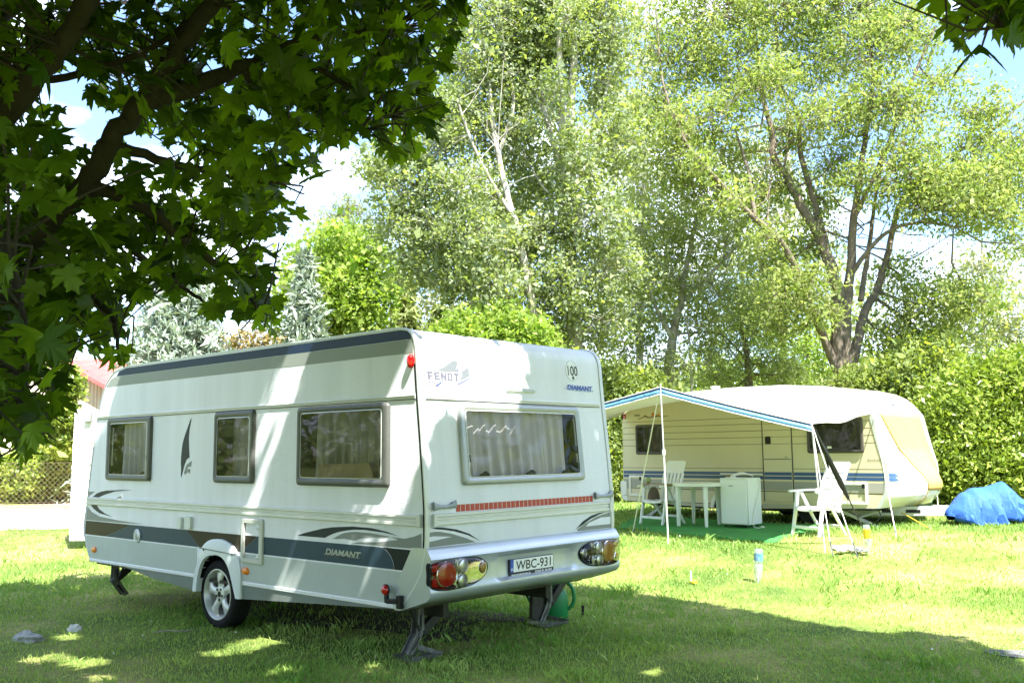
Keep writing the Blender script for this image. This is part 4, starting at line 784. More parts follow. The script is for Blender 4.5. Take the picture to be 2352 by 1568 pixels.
def chair(name, label, foot_px, slats, recline=.16, group=None):
    fl, fr = (gnd(*p) for p in foot_px[:2]); fc = (fl + fr) / 2; d = fr - fl; d = np.array([-d[1], d[0], 0]); d /= np.linalg.norm(d); c = fc + d * .285
    rz = math.atan2(d[1], d[0]) - math.pi / 2
    hw = .27; fy, by = -.27, .30
    o = thing(name, label, 'chair', (c[0], c[1], gz(c[0], c[1]) + MH), rz, group)
    # curved seat
    se = MB()
    def sf(u, v):
        x = (u - .5) * .47; y = -.27 + .46 * v; return (x, y, .43 + .035 * (1 - v) ** 2 * -1 + .02 * (2 * u - 1) ** 2 - .05 * v + (.02 if v < .12 else 0) * 0 - (.03 if v < .04 else 0))
    se.grid(sf, 10, 12); se.build('seat', plast, o, smooth=60, solid=.016)
    # tall backrest with slots
    bw = .235; z0, z1 = .34, 1.10
    def bp(x, z, t=0.):
        s = (z - z0) / (z1 - z0); return (x, .20 + recline * s * 1.6 + .10 * s * s * .3 + t - .03 * math.sin(math.pi * s), z)
    B_ = MB()
    def panel(x0, x1, za, zb, x0t=None, x1t=None, nz_=4):
        x0t = x0 if x0t is None else x0t; x1t = x1 if x1t is None else x1t
        rings = []
        for i in range(nz_ + 1):
            s = i / nz_; z = za + (zb - za) * s; a, b = x0 + (x0t - x0) * s, x1 + (x1t - x1) * s
            rings.append([bp(a, z, 0), bp(b, z, 0), bp(b, z, .018), bp(a, z, .018)])
        B_.loft(rings)
    if slats == 'vertical':
        panel(-bw, bw, z0, .50); panel(-bw, bw, .88, 1.03)
        rings = [[bp(sx * bw * w_, z, t) for sx, t in ((-1, 0), (1, 0), (1, .018), (-1, .018))] for w_, z in ((1, 1.03), (.99, 1.06), (.94, 1.085), (.80, 1.10))]; B_.loft(rings)
        n = 6
        for i in range(n):
            a = -bw + 2 * bw * i / (n - 1) * .88; wd = .056; sk = .02 * (i - 2.5) * .4
            panel(a, a + wd, .50, .88, a + sk, a + wd + sk, 6)
    else:
        panel(-bw, -bw + .05, z0, 1.03, nz_=10); panel(bw - .05, bw, z0, 1.03, nz_=10); panel(-bw + .05, bw - .05, .98, 1.03)
        rings = [[bp(sx * bw * w_, z, t) for sx, t in ((-1, 0), (1, 0), (1, .018), (-1, .018))] for w_, z in ((1, 1.03), (.99, 1.06), (.94, 1.085), (.80, 1.10))]; B_.loft(rings)
        z = z0 + .02
        while z < .97: panel(-bw + .05, bw - .05, z, z + .068, nz_=2); z += .082
    B_.build('backrest', plast, o, smooth=30)
    for s in (-1, 1):
        x = s * (hw + .005)
        am = MB(); am.loft([[(x + q * .034 * w_, y, .645 + .012 * math.sin(4 * (y + .3)) + h) for q, h in ((-1, 0), (1, 0), (1, .022), (.7, .03), (-.7, .03), (-1, .022))] for y, w_ in ((-.31, .6), (-.29, 1.0), (-.15, 1.1), (.0, .95), (.15, .85), (.27, .8))])
        am.build('armrest', plast, o, smooth=50)
        lf = MB(); lf.loft([[(x + a * .020, y + b * hh, z) for a, b in ((-1, -1), (1, -1), (1, 1), (-1, 1))] for y, z, hh in ((-.14, .645, .030), (-.17, .45, .030), (fy, .0, .022))]); lf.build('leg', plast, o, bevel=.006)
        lb_ = MB(); lb_.loft([[(x - s * .03 + a * .018, y + b * hh, z) for a, b in ((-1, -1), (1, -1), (1, 1), (-1, 1))] for y, z, hh in ((-.09, .64, .026), (.08, .34, .026), (by, .0, .022))]); lb_.build('leg', plast, o, bevel=.006)
    MB().beam((-hw, fy + .02, .12), (hw, fy + .02, .12), .03, .045).beam((-hw + .03, by - .06, .13), (hw - .03, by - .06, .13), .03, .04).build('stretcher', plast, o, bevel=.006)
    MB().beam((-hw, .02, .405), (hw, .02, .405), .05, .03).build('seat_rail', plast, o, bevel=.006)
    return o
ch1 = chair('garden_chair', 'white plastic folding chair with vertical back slots, left of the round table', [z8(200, 1232), z8(490, 1255), z8(392, 1155), z8(655, 1120)], 'vertical', .10, 'white folding garden chairs')
ch2 = chair('garden_chair', 'white plastic folding chair with horizontal back slots, standing right of the fridge in the sun', [zB(305, 1325), zB(565, 1350), zB(430, 1262), zB(703, 1322)], 'horizontal', .16, 'white folding garden chairs')
# board across the arms and the lime on it
bpy.context.view_layer.update()
bd = MB().box((0, 0, .01), (.72, .16, .02)).build('wooden_board', mat('brown_board', (.30, .20, .12), .6, bump=.2, bscale=12, tex='wave', var=.2), None, bevel=.003)
bd.location = ch1.matrix_world @ Vector((.10, -.14, .690)); bd.rotation_euler = ch1.rotation_euler
tag(bd, 'narrow brown wooden board lying across the arms of the left garden chair', 'board')
ba = MB().lathe([(.001, -.05), (.025, -.044), (.042, -.025), (.048, .0), (.042, .026), (.024, .045), (.001, .052)], (0, 0, 0), 'z', 16).build('ball', mat('pale_green_ball', (.28, .36, .16), .7, bump=.3, bscale=60), None, smooth=80)
ba.location = ch1.matrix_world @ Vector((-.185, -.14, .760)); tag(ba, 'small pale green ball lying on the board over the left chair arm', 'ball')
# bag hanging from the chair arm
bgm = MB(); bgm.loft([[(a * .05 * w_, b * .10 * w_, z) for a, b in ((-1, -1), (0, -1.25), (1, -1), (1.2, 0), (1, 1), (0, 1.2), (-1, 1), (-1.2, 0))] for w_, z in ((.25, -.02), (.75, -.07), (1.0, -.18), (1.05, -.27), (.7, -.32), (.1, -.33))])
bgo = bgm.build('cloth_bag', mat('brown_grey_cloth', (.16, .13, .10), .9, bump=.4, bscale=20, bdist=.02), None, smooth=70); bgo.location = ch1.matrix_world @ Vector((-.225, .02, .66)); bgo.rotation_euler = ch1.rotation_euler
tag(bgo, 'brown cloth bag hanging from the arm of the left garden chair', 'bag')
# round table
tf = [gnd(*zA(*p)) for p in ((718, 1355), (970, 1372), (835, 1328), (1063, 1342))]; tcn = sum(tf) / 4
tbz = gz(tcn[0], tcn[1]) + MH; t_ = thing('garden_table', 'round white plastic table beside the left garden chair', 'table', (tcn[0], tcn[1], tbz))
TH = .73; TR = .46
MB().lathe([(.0, TH - .012), (.10, TH - .012), (TR * .93, TH - .006), (TR * .97, TH), (TR, TH - .012), (TR, TH - .055), (TR * .975, TH - .060), (TR * .96, TH - .03), (0, TH - .03)], (0, 0, 0), 'z', 56).build('tabletop', plast2, t_, smooth=40)
for p in tf:
    d = Vector((p[0] - tcn[0], p[1] - tcn[1])); L = d.length; d /= L; e = Vector((-d.y, d.x)); L = min(L, .40)
    lg = MB(); lg.loft([[(d.x * r + d.x * a * w_ + e.x * b * w_, d.y * r + d.y * a * w_ + e.y * b * w_, z) for a, b in ((-1, -.6), (-.2, -1), (1, -.9), (1, .9), (-.2, 1), (-1, .6))] for r, w_, z in ((L, .024, 0), (L * .98, .034, .35), (L * .95, .042, TH - .03))])
    lg.build('leg', plast2, t_, smooth=25)
# small fridge
ff = [gnd(*zA(*p)) for p in ((1080, 1362), (1300, 1376), (1388, 1352))]
e1 = ff[1] - ff[0]; ang = math.atan2(e1[1], e1[0]); fw = float(np.hypot(e1[0], e1[1])); dv = ff[2] - ff[1]; fd = float(min(.56, max(.45, np.hypot(dv[0], dv[1]))))
fo = thing('mini_fridge', 'small white fridge standing on the green mat beside the round table', 'fridge', (ff[0][0], ff[0][1], gz(ff[0][0], ff[0][1]) + MH), ang)
fridge_w = mat('fridge_enamel', (.80, .83, .82), .3, var=.02); FH = .79 * 1.0
MB().box((fw / 2, .05 + fd / 2, .025 + FH / 2), (fw, fd - .05, FH - .03)).build('cabinet', fridge_w, fo, bevel=.008)
fdr = MB().box((fw / 2, .022, .03 + FH / 2), (fw, .04, FH - .05)).build('door', fridge_w, fo, bevel=.010)
MB().box((fw / 2, .046, .03 + FH / 2), (fw - .02, .006, FH - .06)).build('door_seal', swgrey, fo)
MB().box((fw * .42, .000, FH - .10), (.07, .004, .016)).build('badge', swgrey, fdr)
MB().box((fw / 2, fd / 2, FH + .018), (fw + .004, fd, .022)).build('top_panel', fridge_w, fo, bevel=.006)
MB().tube(crom([(fw + .006, fd * .85, FH + .01), (fw + .03, fd * .8, FH * .8), (fw + .012, fd * .45, FH * .35), (fw + .02, fd * .30, .10), (fw + .10, fd * .15, .012), (fw + .22, fd * .12, .012)], 6), .006, 6).lathe([(.0, -.03), (.018, -.03), (.020, .0), (.010, .03), (.0, .03)], (fw + .25, fd * .12, .022), 'x', 10).build('power_cord', mat('white_cable', (.7, .7, .68), .5), fo)
for x, y in ((.05, .06), (fw - .05, .06), (.05, fd - .05), (fw - .05, fd - .05)): MB().lathe([(.018, 0), (.018, .03)], (x, y, 0), 'z', 10).build('foot', blackp, fo)
bpy.context.view_layer.update()
hs = MB(); hs.tube(crom([(-.16, .02, .03), (-.10, .01, .055), (.0, 0, .075), (.10, .0, .065), (.19, .0, .028)], 5), [.010 + .016 * math.sin(math.pi * min(1, i / 14)) for i in range(21)], 10).lathe([(.0, .0), (.045, .0), (.05, .02), (.03, .04), (0, .045)], (-.17, .02, 0), 'z', 14)
ho_ = hs.build('shower_handle', plast, None, smooth=60); ho_.location = fo.matrix_world @ Vector((fw * .62, fd * .45, FH + .030)); ho_.rotation_euler = (0, 0, ang + .1)
tag(ho_, 'curved white plastic handle lying on top of the small fridge', 'handle')
# ================================================================== things standing about on the lawn
def G3(px, py, dz=0.):
    g = gnd(px, py); return (float(g[0]), float(g[1]), float(g[2]) + dz)
# watering can behind the right steady
greenp = mat('green_plastic', (.012, .20, .055), .4, var=.08, vscale=6)
wl = gnd(*DG(1750, 1880, 4.48, 880, 1378)); wcn = thing('watering_can', 'green plastic watering can standing behind the rear right steady of the striped caravan', 'watering can', (wl[0], wl[1] + .06, gz(wl[0], wl[1])), rad(-12))
cb = MB(); cb.loft([[(.04 + .135 * a * math.cos(t), .10 * a * math.sin(t), z * 1.12) for t in (2 * math.pi * i / 20 for i in range(20))] for a, z in ((.90, 0), (1.0, .012), (1.0, .15), (.96, .21), (.84, .245), (.62, .262), (.55, .262), (.55, .25))], cap=True); cb.build('body', greenp, wcn, smooth=50)
MB().tube(crom([(.0, 0, .29), (.07, 0, .36), (.15, 0, .365), (.215, 0, .31), (.235, 0, .22), (.215, 0, .14), (.15, 0, .085)], 6), [.019] * 37, 10).build('handle', greenp, wcn, smooth=60)
MB().tube(crom([(-.09, 0, .06), (-.17, 0, .12), (-.25, 0, .24), (-.30, 0, .31)], 6), [.024 - .0006 * i for i in range(19)], 10).lathe([(.018, 0), (.035, .03), (.033, .036), (.0, .038)], (-.30, 0, .30), 'z', 12).build('spout', greenp, wcn, smooth=60)
# black peg
b = MB().tube([(0, 0, -.04), (.008, 0, .10)], [.013, .014], 10).lathe([(.017, .10), (.017, .108), (0, .108)], (.008, 0, 0), 'z', 10).build('tent_peg', blackp, None); b.location = G3(*DG(1750, 1880, 4.48, 1372, 1322)); tag(b, 'short black plastic peg sticking out of the lawn right of the green watering can', 'peg')
# bottles pushed upside down over stakes
petm = glassmat('clear_bottle_plastic', (.97, .99, 1.0), dirt=.22, dirtc=(.9, .93, .95)); MATS['pet'] = mat('clear_pet', (.40, .46, .50), .2); MATS['pet'].node_tree.nodes['Principled BSDF'].inputs['Alpha'].default_value = .34; petm = MATS['pet']; lab_b = mat('blue_label', (.03, .16, .34), .5, c2=(.22, .36, .46), vscale=18); lab_y = mat('yellow_label', (.85, .60, .03), .5)
def bottle(loc, h, lab, label, tilt, lz0, lz1, cap, rot=0.):
    o = thing('plastic_bottle', label, 'bottle', loc); o.rotation_euler = (tilt, tilt * .6, rot); k = h / .33
    prof = [(.0, .33), (.030, .33), (.040, .322), (.043, .30), (.043, .24), (.040, .235), (.043, .23), (.043, .19), (.039, .185), (.043, .18), (.043, .11), (.040, .07), (.030, .035), (.016, .012), (.015, .0)]
    MB().lathe([(r * k, z * k) for r, z in prof], (0, 0, 0), 'z', 20, cap=False).build('bottle_body', petm, o, smooth=50)
    MB().lathe([(.0435 * k, lz0 * k), (.0445 * k, lz0 * k), (.0445 * k, lz1 * k), (.0435 * k, lz1 * k)], (0, 0, 0), 'z', 24, cap=False).build('label_sleeve', lab, o)
    MB().tube([(0, 0, -.1), (0, 0, .30 * k)], .006, 6).build('stake', mat('pale_stake', (.6, .6, .58), .6) if 'pale_stake' not in MATS else MATS['pale_stake'], o)
    return o
bottle(G3(1741, 1338), .40, lab_b, 'clear plastic bottle with blue label upside down on a stake in the sunny lawn', rad(3), .215, .285, None, 1.)
bottle(G3(*zB(935, 1452)), .36, lab_y, 'upturned bottle with yellow label at the foot of the black canopy strap', rad(-8), .175, .285, None, 2.)
# pale stones / rags near that peg, grey stones in the shade
stone_m = mat('pale_stone', (.62, .60, .55), .85, bump=.5, bscale=14, var=.2, vscale=8, bdist=.02); stone_g = mat('grey_stone', (.33, .33, .31), .9, bump=.6, bscale=18, var=.3, vscale=10, bdist=.02)
def stone(loc, s, m, label, cat='stone', name='stone', group=None, seed=0):
    r_ = random.Random(seed); bm = bmesh.new(); bmesh.ops.create_icosphere(bm, subdivisions=3, radius=1)
    for v in bm.verts:
        n = mnoise.noise(v.co * 1.4 + Vector((seed, 0, 0))) * .35 + mnoise.noise(v.co * 3.5 + Vector((0, seed, 0))) * .3
        v.co *= 1 + n; v.co = Vector((v.co.x * s[0], v.co.y * s[1], v.co.z * s[2]))
    me = bpy.data.meshes.new(name); bm.to_mesh(me); bm.free(); me.materials.append(m)
    o = bpy.data.objects.new(name, me); col.objects.link(o); o.location = (loc[0], loc[1], loc[2] + s[2] * .35); o.rotation_euler = (0, 0, r_.uniform(0, 6)); return tag(o, label, cat, group)
for i, (a, b_, s) in enumerate(((690, 1425, .09), (720, 1442, .08), (760, 1420, .10), (785, 1438, .07), (850, 1440, .09), (905, 1448, .07))):
    stone(G3(*zB(a, b_)), (s, s * .7, s * .35), stone_m, 'one of the pale stones lying by the canopy pegs in the sunny lawn', group='pale stones by the canopy pegs', seed=i)
stone(G3(63, 1470), (.155, .09, .055), stone_g, 'flat grey stone in the shaded grass near the bottom left corner', seed=11)
stone(G3(172, 1448), (.075, .05, .045), stone_m, 'small whitish stone in the shaded grass left of the caravan wheel', seed=12)
stone(G3(2335, 1503), (.22, .12, .02), mat('dark_slab', (.13, .13, .125), .9, bump=.5, bscale=20, var=.2), 'flat grey stone slab at the edge of the shade in the bottom right corner', seed=15)
g = G3(395, 1456); sk = MB().tube(crom([(-.17, 0, .02), (-.05, .02, .03), (.06, .0, .028), (.19, .03, .035)], 4), [.006, .008, .009, .009, .010, .010, .009, .009, .008, .007, .006, .005, .004], 6).build('stick', mat('grey_bark_stick', (.30, .26, .21), .9), None); sk.location = g; tag(sk, 'short dry stick lying in the shaded grass left of the caravan wheel', 'stick')
fl = thing('tent_peg', 'white rod with a yellow foot standing in the sunny lawn left of the bottle', 'peg', G3(1588, 1340)); MB().tube([(0, 0, -.03), (-.005, 0, .15)], .010, 8).build('rod', plast, fl); MB().lathe([(.0, .0), (.045, .01), (.05, .03), (.02, .045), (0, .05)], (.03, 0, 0), 'z', 12).build('foot', lab_y, fl)
# blue tarpaulin over the hitch end
tarp = mat('blue_tarpaulin', (.035, .115, .43), .65, spec=.25, bump=.6, bscale=4.5, var=.06, bdist=.06)
tt = thing('tarpaulin', 'bright blue tarpaulin draped over the hitch of the cream caravan', 'tarpaulin', tuple(pt(2262, 1209, 15.5)))
TO = np.array(tt.location)
stn = [(2172, 1180, 1184, .06), (2182, 1163, 1187, .14), (2196, 1150, 1193, .24), (2211, 1133, 1200, .30), (2222, 1129, 1206, .34), (2235, 1121, 1208, .36), (2250, 1120, 1210, .37), (2264, 1119, 1210, .36), (2280, 1114, 1203, .36), (2295, 1109, 1193, .36), (2306, 1106, 1191, .36), (2316, 1115, 1185, .35), (2328, 1130, 1181, .32), (2352, 1153, 1179, .30), (2385, 1172, 1186, .22), (2410, 1184, 1190, .06)]
stn = np.array(crom(stn, 4)); rings = []
for i, (x, yt, yb, hd) in enumerate(stn):
    top = pt(x, yt, 15.5) - TO; bot = pt(x, yb, 15.5) - TO; h = top[2] - bot[2]; ring = []
    for (dy, zz_) in ((-1.12, -.02), (-1.1, .10), (-1.0, .32), (-.9, .52), (-.72, .74), (-.45, .90), (-.18, .98), (.0, 1.0), (.18, .98), (.5, .88), (.8, .7), (1.0, .4), (1.1, .0)):
        fold = .10 * (abs(math.sin(i * .33 + zz_ * 2.2 + 1.2 * math.sin(i * .21))) - .55) * (1.12 - zz_) + .03 * math.sin(i * 1.9 - zz_ * 7) * (1 - zz_) + .02 * mnoise.noise(Vector((i * .35, dy * 2, zz_ * 2.5)))
        hang = .025 * math.sin(i * .55 + .6) if zz_ < .05 else 0
        ring.append((bot[0] + fold * .5, bot[1] + dy * (hd + fold), bot[2] + h * zz_ + hang))
    rings.append(ring)
MB().loft(rings, close=False, cap=False).build('sheet', tarp, tt, smooth=32, solid=.004)
jw = MB(); q = pt(2230, 1206, 15.65) - TO; jw.lathe([(.0, -.035), (.07, -.035), (.10, -.03), (.11, 0), (.10, .03), (.07, .035), (0, .035)], (q[0], q[1], q[2] + .09), 'y', 22)
q2 = pt(2208, 1208, 15.3) - TO; jw.tube([(q2[0], q2[1], q2[2] - .02), (q2[0], q2[1], q2[2] + .22)], .012, 8)
jwo = jw.build('jockey_wheel', rubber_t, c2, smooth=40); jwo.matrix_parent_inverse = c2.matrix_world.inverted() @ Matrix.Translation(TO)
# ================================================================== left background: gate pillar, fence, house
pm = mat('whitewashed_brick', (.80, .78, .72), .8, bump=.6, bscale=22, bstretch=(1, 1, 2.2), var=.12, vscale=5, bdist=.02)
gp = gnd(186, 1240); pz = gp[2]
pil = thing('gate_pillar', 'whitewashed brick pillar at the end of the wire fence left of the caravan', 'pillar', (gp[0], gp[1], pz))
PH = float((pt(186, 945, gp[1] * _cp)[2]) - pz); pbk = MB(); k = .135
n = 24
for i in range(n):
    z0 = PH * i / n; dx = random.uniform(-.006, .006); ins = .006
    pbk.loft([[(dx + a * (k - ins * e), b * (k - ins * e), z0 + h) for a, b in ((-1, -1), (1, -1), (1, 1), (-1, 1))] for h, e in ((0, 1), (.008, 1), (.012, 0), (PH / n - .004, 0), (PH / n, 1))])
pbk.build('shaft', pm, pil, smooth=0)
MB().loft([[(a * w_, b * w_, PH + h) for a, b in ((-1, -1), (1, -1), (1, 1), (-1, 1))] for w_, h in ((k - .01, 0), (k - .02, .03), (k * .5, .05))]).build('cap', mat('grey_cap', (.5, .49, .46), .8, var=.15), pil)
MB().box((.11, -k - .03, PH - .10), (.10, .07, .15)).build('mailbox', mat('grey_box', (.25, .25, .24), .6), pil, bevel=.01)
fn_ = thing('wire_fence', 'rusty chain link fence between the lawn and the drive at the left', 'fence', (gp[0], gp[1], pz))
wire = mat('rusty_wire', (.30, .22, .15), .7, metal=.3); posts_m = mat('grey_post', (.42, .40, .36), .8, var=.15)
fdx, fdy = -1.0, -.10; FHH = 1.25; FL = 5.2
V = []; Fq = []
def ribbon(a, b, r=.0022):
    a = np.array(a); b = np.array(b); d = b - a; d /= np.linalg.norm(d); u = np.cross(d, [0, 1, .2]); u /= np.linalg.norm(u); w_ = np.cross(d, u); k0 = len(V)
    for p in (a, b):
        for t in (0, 2.094, 4.189): V.append(p + (u * math.cos(t) + w_ * math.sin(t)) * r)
    for j in range(3): Fq.append((k0 + j, k0 + (j + 1) % 3, k0 + 3 + (j + 1) % 3, k0 + 3 + j))
st_ = .085
for i in range(int((FL + FHH) / st_)):
    s = i * st_
    for sg in (0, 1):
        # a straight diagonal wire clipped to the panel
        s0, s1 = (s, s - FHH) if sg == 0 else (s - FHH, s); z0, z1 = 0.02, FHH
        t0, t1 = 0., 1.
        lo_, hi_ = 0., FL
        def cl(t): return s0 + (s1 - s0) * t
        ts = sorted((max(0, min(1, (lo_ - s0) / (s1 - s0))), max(0, min(1, (hi_ - s0) / (s1 - s0)))))
        if ts[1] - ts[0] < .02: continue
        P = []
        for t in ts: x = cl(t); P.append((fdx * x, fdy * x + (.004 if sg else -.004), z0 + (z1 - z0) * t))
        ribbon(P[0], P[1])
for z in (.04, .62, FHH): ribbon((0, 0, z), (fdx * FL, fdy * FL, z), .003)
bigmesh('mesh', np.array(V), np.array(Fq), wire, fn_)
for s in (2.6, 5.2): MB().tube([(fdx * s, fdy * s, -.1), (fdx * s, fdy * s, FHH + .1)], .03, 10).build('post', posts_m, fn_)
# houses behind
boards = mat('cream_boards', (.62, .55, .40), .75, bump=.7, bscale=3.0, bstretch=(1, 1, .001), tex='wave', var=.08, bdist=.02); rooftile = mat('red_roof_tiles', (.48, .10, .09), .7, bump=.6, bscale=6, tex='wave', var=.2, bdist=.02)
def house(name, label, loc, rz, W_, D_, H_, R_, over=.4, m=boards):
    h = thing(name, label, 'house', loc, rz)
    MB().loft([[(-W_ / 2, y, 0), (W_ / 2, y, 0), (W_ / 2, y, H_), (0, y, H_ + R_), (-W_ / 2, y, H_)] for y in (0, D_)]).build('wall', m, h, smooth=0)
    t = .12; k = R_ / (W_ / 2)
    for s in (-1, 1):
        a = (s * (W_ / 2 + over), H_ - k * over + .02); b_ = (0, H_ + R_ + .02)
        rf = MB().loft([[(a[0], y, a[1]), (b_[0], y, b_[1]), (b_[0], y, b_[1] + t), (a[0], y, a[1] + t)] for y in (-over, D_ + over)]).build('roof', rooftile, h, smooth=0)
    return h
hA = pt(150, 1000, 27.0); h1 = house('boarded_house', 'cream boarded house gable with red roof edge behind the white pillar at the left', (hA[0] - 1.6, hA[1], .1), rad(14), 6.4, 7, 3.05, 1.9)
for x, z in ((-1.2, 1.6),):
    wfm = MB().box((x, -.03, z), (1.0, .06, 1.1)).build('window', white_gl, h1); MB().box((x, -.065, z), (.86, .01, .96)).build('pane', mat('house_glass', (.05, .06, .07), .1), wfm)
hB = pt(470, 815, 31.0); h2 = house('red_roofed_house', 'low house whose red tiled roof shows just above the striped caravan roof', (hB[0] + .5, hB[1] + 2.5, .1), rad(80), 6.0, 8, 3.3, 1.6, m=mat('plaster', (.6, .56, .48), .8, var=.1))
h2.location = (hB[0] - 3.5, hB[1] + 3.2, .1)
MB().box((1.0, 3.0, 4.9), (.5, .5, .9)).build('chimney', pm, h2)
# ================================================================== ground
def lawnmat(name, soil=False):
    m = bpy.data.materials.new(name); m.use_nodes = True; n = m.node_tree.nodes; l = m.node_tree.links; b = n['Principled BSDF']; b.inputs['Roughness'].default_value = .9; b.inputs['Specular IOR Level'].default_value = .15
    t = n.new('ShaderNodeTexCoord'); a = n.new('ShaderNodeTexNoise'); a.inputs['Scale'].default_value = .55; a.inputs['Detail'].default_value = 7; a.inputs['Roughness'].default_value = .62
    f = n.new('ShaderNodeTexNoise'); f.inputs['Scale'].default_value = 28; f.inputs['Detail'].default_value = 6; f.inputs['Roughness'].default_value = .7
    l.new(t.outputs['Object'], a.inputs['Vector']); l.new(t.outputs['Object'], f.inputs['Vector'])
    r1 = n.new('ShaderNodeValToRGB'); e = r1.color_ramp.elements; e[0].position = .36; e[0].color = (.085, .15, .03, 1); e[1].position = .62; e[1].color = (.38, .355, .15, 1)
    x = r1.color_ramp.elements.new(.5); x.color = (.19, .25, .06, 1)
    r2 = n.new('ShaderNodeValToRGB'); e = r2.color_ramp.elements; e[0].position = .3; e[0].color = (.45, .40, .36, 1); e[1].position = .72; e[1].color = (1.35, 1.3, 1.2, 1)
    mm = n.new('ShaderNodeMix'); mm.data_type = 'RGBA'; mm.blend_type = 'MULTIPLY'; mm.inputs[0].default_value = .75
    l.new(a.outputs['Fac'], r1.inputs[0]); l.new(f.outputs['Fac'], r2.inputs[0]); l.new(r1.outputs[0], mm.inputs[6]); l.new(r2.outputs[0], mm.inputs[7]); l.new(mm.outputs[2], b.inputs['Base Color'])
    bp = n.new('ShaderNodeBump'); bp.inputs['Strength'].default_value = .8; bp.inputs['Distance'].default_value = .03; l.new(f.outputs['Fac'], bp.inputs['Height']); l.new(bp.outputs[0], b.inputs['Normal'])
    return m
lawn_m = lawnmat('lawn_ground')
ax = np.concatenate([-np.geomspace(320, 12.3, 24), np.linspace(-12, 14, 105), np.geomspace(14.4, 320, 24)])
ay = np.concatenate([-np.geomspace(120, 3, 10), np.linspace(-2, 26, 113), np.geomspace(26.5, 420, 30)])
XX, YY = np.meshgrid(ax, ay, indexing='ij'); ZZ = gz(XX, YY); ni, nj = XX.shape
ii = (np.arange(ni - 1)[:, None] * nj + np.arange(nj - 1)[None]).ravel()
go = bigmesh('lawn', np.stack([XX, YY, ZZ], -1).reshape(-1, 3), np.stack([ii, ii + nj, ii + nj + 1, ii + 1], 1), lawn_m, smooth=True); tag(go, kind='structure')
def sheet(name, pts, m, dz=.006):
    b = MB(); pts = [(p[0], p[1]) for p in pts]; n = 24
    (a0, a1, a2, a3) = [np.array(p) for p in pts]
    b.grid(lambda u, v: (lambda q: (q[0], q[1], gz(q[0], q[1]) + dz))((a0 * (1 - u) + a1 * u) * (1 - v) + (a3 * (1 - u) + a2 * u) * v), n, n)
    return tag(b.build(name, m, None, smooth=60, fix=False), kind='structure')
dv0, dv1 = gnd(0, 1216), gnd(0, 1171)
sheet('driveway', [(-26, dv0[1] + .3), (-5.5, dv0[1] - .2), (-4.5, dv1[1]), (-32, dv1[1])], mat('pale_gravel', (.60, .57, .50), .9, bump=.4, bscale=40, var=.12, vscale=1.5))
sheet('soil_bed', [(-36, dv1[1] + .1), (-4.5, dv1[1] + .1), (-4.5, dv1[1] + 6), (-36, dv1[1] + 6)], mat('brown_soil', (.30, .20, .13), .95, bump=.8, bscale=8, var=.3, vscale=2, bdist=.05))
# ---- grass
gl = leafmat('grass_blades', (.115, .265, .04), (.44, .53, .18), trans=.35, rough=.6, tr_col=(1.3, 1.35, .5), spec=.2)
NB = 310000
yy = 5.6 * (27 / 5.6) ** rng.random(NB); xx = (rng.random(NB) * 2 - 1) * .76 * yy
# keep off the mat, the slab and the caravan's own footprint, thin where it is dry
nA = np.array([mnoise.noise(Vector((x * .55, y * .55, 3.))) for x, y in zip(xx[::1], yy[::1])]) if NB < 1 else None
def vnoise(x, y, s, seed):
    r = np.random.default_rng(seed); G = r.random((256, 256)); x = x * s + 900; y = y * s + 900; i = np.floor(x).astype(int); j = np.floor(y).astype(int); u = sstep(x - i); v = sstep(y - j); g = lambda a, b: G[a % 256, b % 256]
    return (g(i, j) * (1 - u) + g(i + 1, j) * u) * (1 - v) + (g(i, j + 1) * (1 - u) + g(i + 1, j + 1) * u) * v
dry = vnoise(xx, yy, .7, 1) * .5 + vnoise(xx, yy, 1.9, 2) * .3 + vnoise(xx, yy, 5., 3) * .2
def inpoly(x, y, P):
    c = np.zeros(len(x), bool); n = len(P)
    for i in range(n):
        x0, y0 = P[i]; x1, y1 = P[(i + 1) % n]
        if y0 == y1: continue
        k = ((y0 > y) != (y1 > y)) & (x < (x1 - x0) * (y - y0) / (y1 - y0) + x0); c ^= k
    return c
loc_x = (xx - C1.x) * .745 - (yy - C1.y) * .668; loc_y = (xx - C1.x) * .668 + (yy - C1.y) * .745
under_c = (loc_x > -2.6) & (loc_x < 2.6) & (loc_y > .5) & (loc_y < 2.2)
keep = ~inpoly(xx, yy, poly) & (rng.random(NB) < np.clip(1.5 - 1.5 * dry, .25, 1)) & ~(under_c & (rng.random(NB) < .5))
d0 = gnd(0, 1216)[1]; keep &= ~((xx < -5) & (yy > d0))
xx, yy, dry = xx[keep], yy[keep], dry[keep]; nb = len(xx)
hs_ = (.022 + .040 * rng.random(nb) ** 1.6) * (1.25 - .6 * dry) * (yy / 7) ** .35
tuft = vnoise(xx, yy, 3.1, 8) > .82; hs_ = np.where(tuft, hs_ * 1.9, hs_)
wd = .0032 * (yy / 6.5) ** .9; an = rng.random(nb) * 6.283; le = rng.normal(0, .45, nb)
base = np.stack([xx, yy, gz(xx, yy) - .004], 1); side = np.stack([np.cos(an), np.sin(an), np.zeros(nb)], 1); lean = np.stack([-np.sin(an), np.cos(an), np.zeros(nb)], 1) * (le * hs_)[:, None]
upv = np.stack([np.zeros(nb), np.zeros(nb), hs_], 1)
V = np.stack([base - side * wd[:, None], base + side * wd[:, None], base + upv * .55 + lean * .35 + side * wd[:, None] * .7, base + upv * .92 + lean * 1.1], 1).reshape(-1, 3)
Fg = np.arange(nb)[:, None] * 4 + np.array([0, 1, 2, 3])[None]
vr = np.clip(dry * 1.15 - .12 + rng.normal(0, .16, nb), 0, 1)
tag(bigmesh('grass', V, Fg, gl, var=vr), 'short green lawn grass with dry patches', kind='stuff')
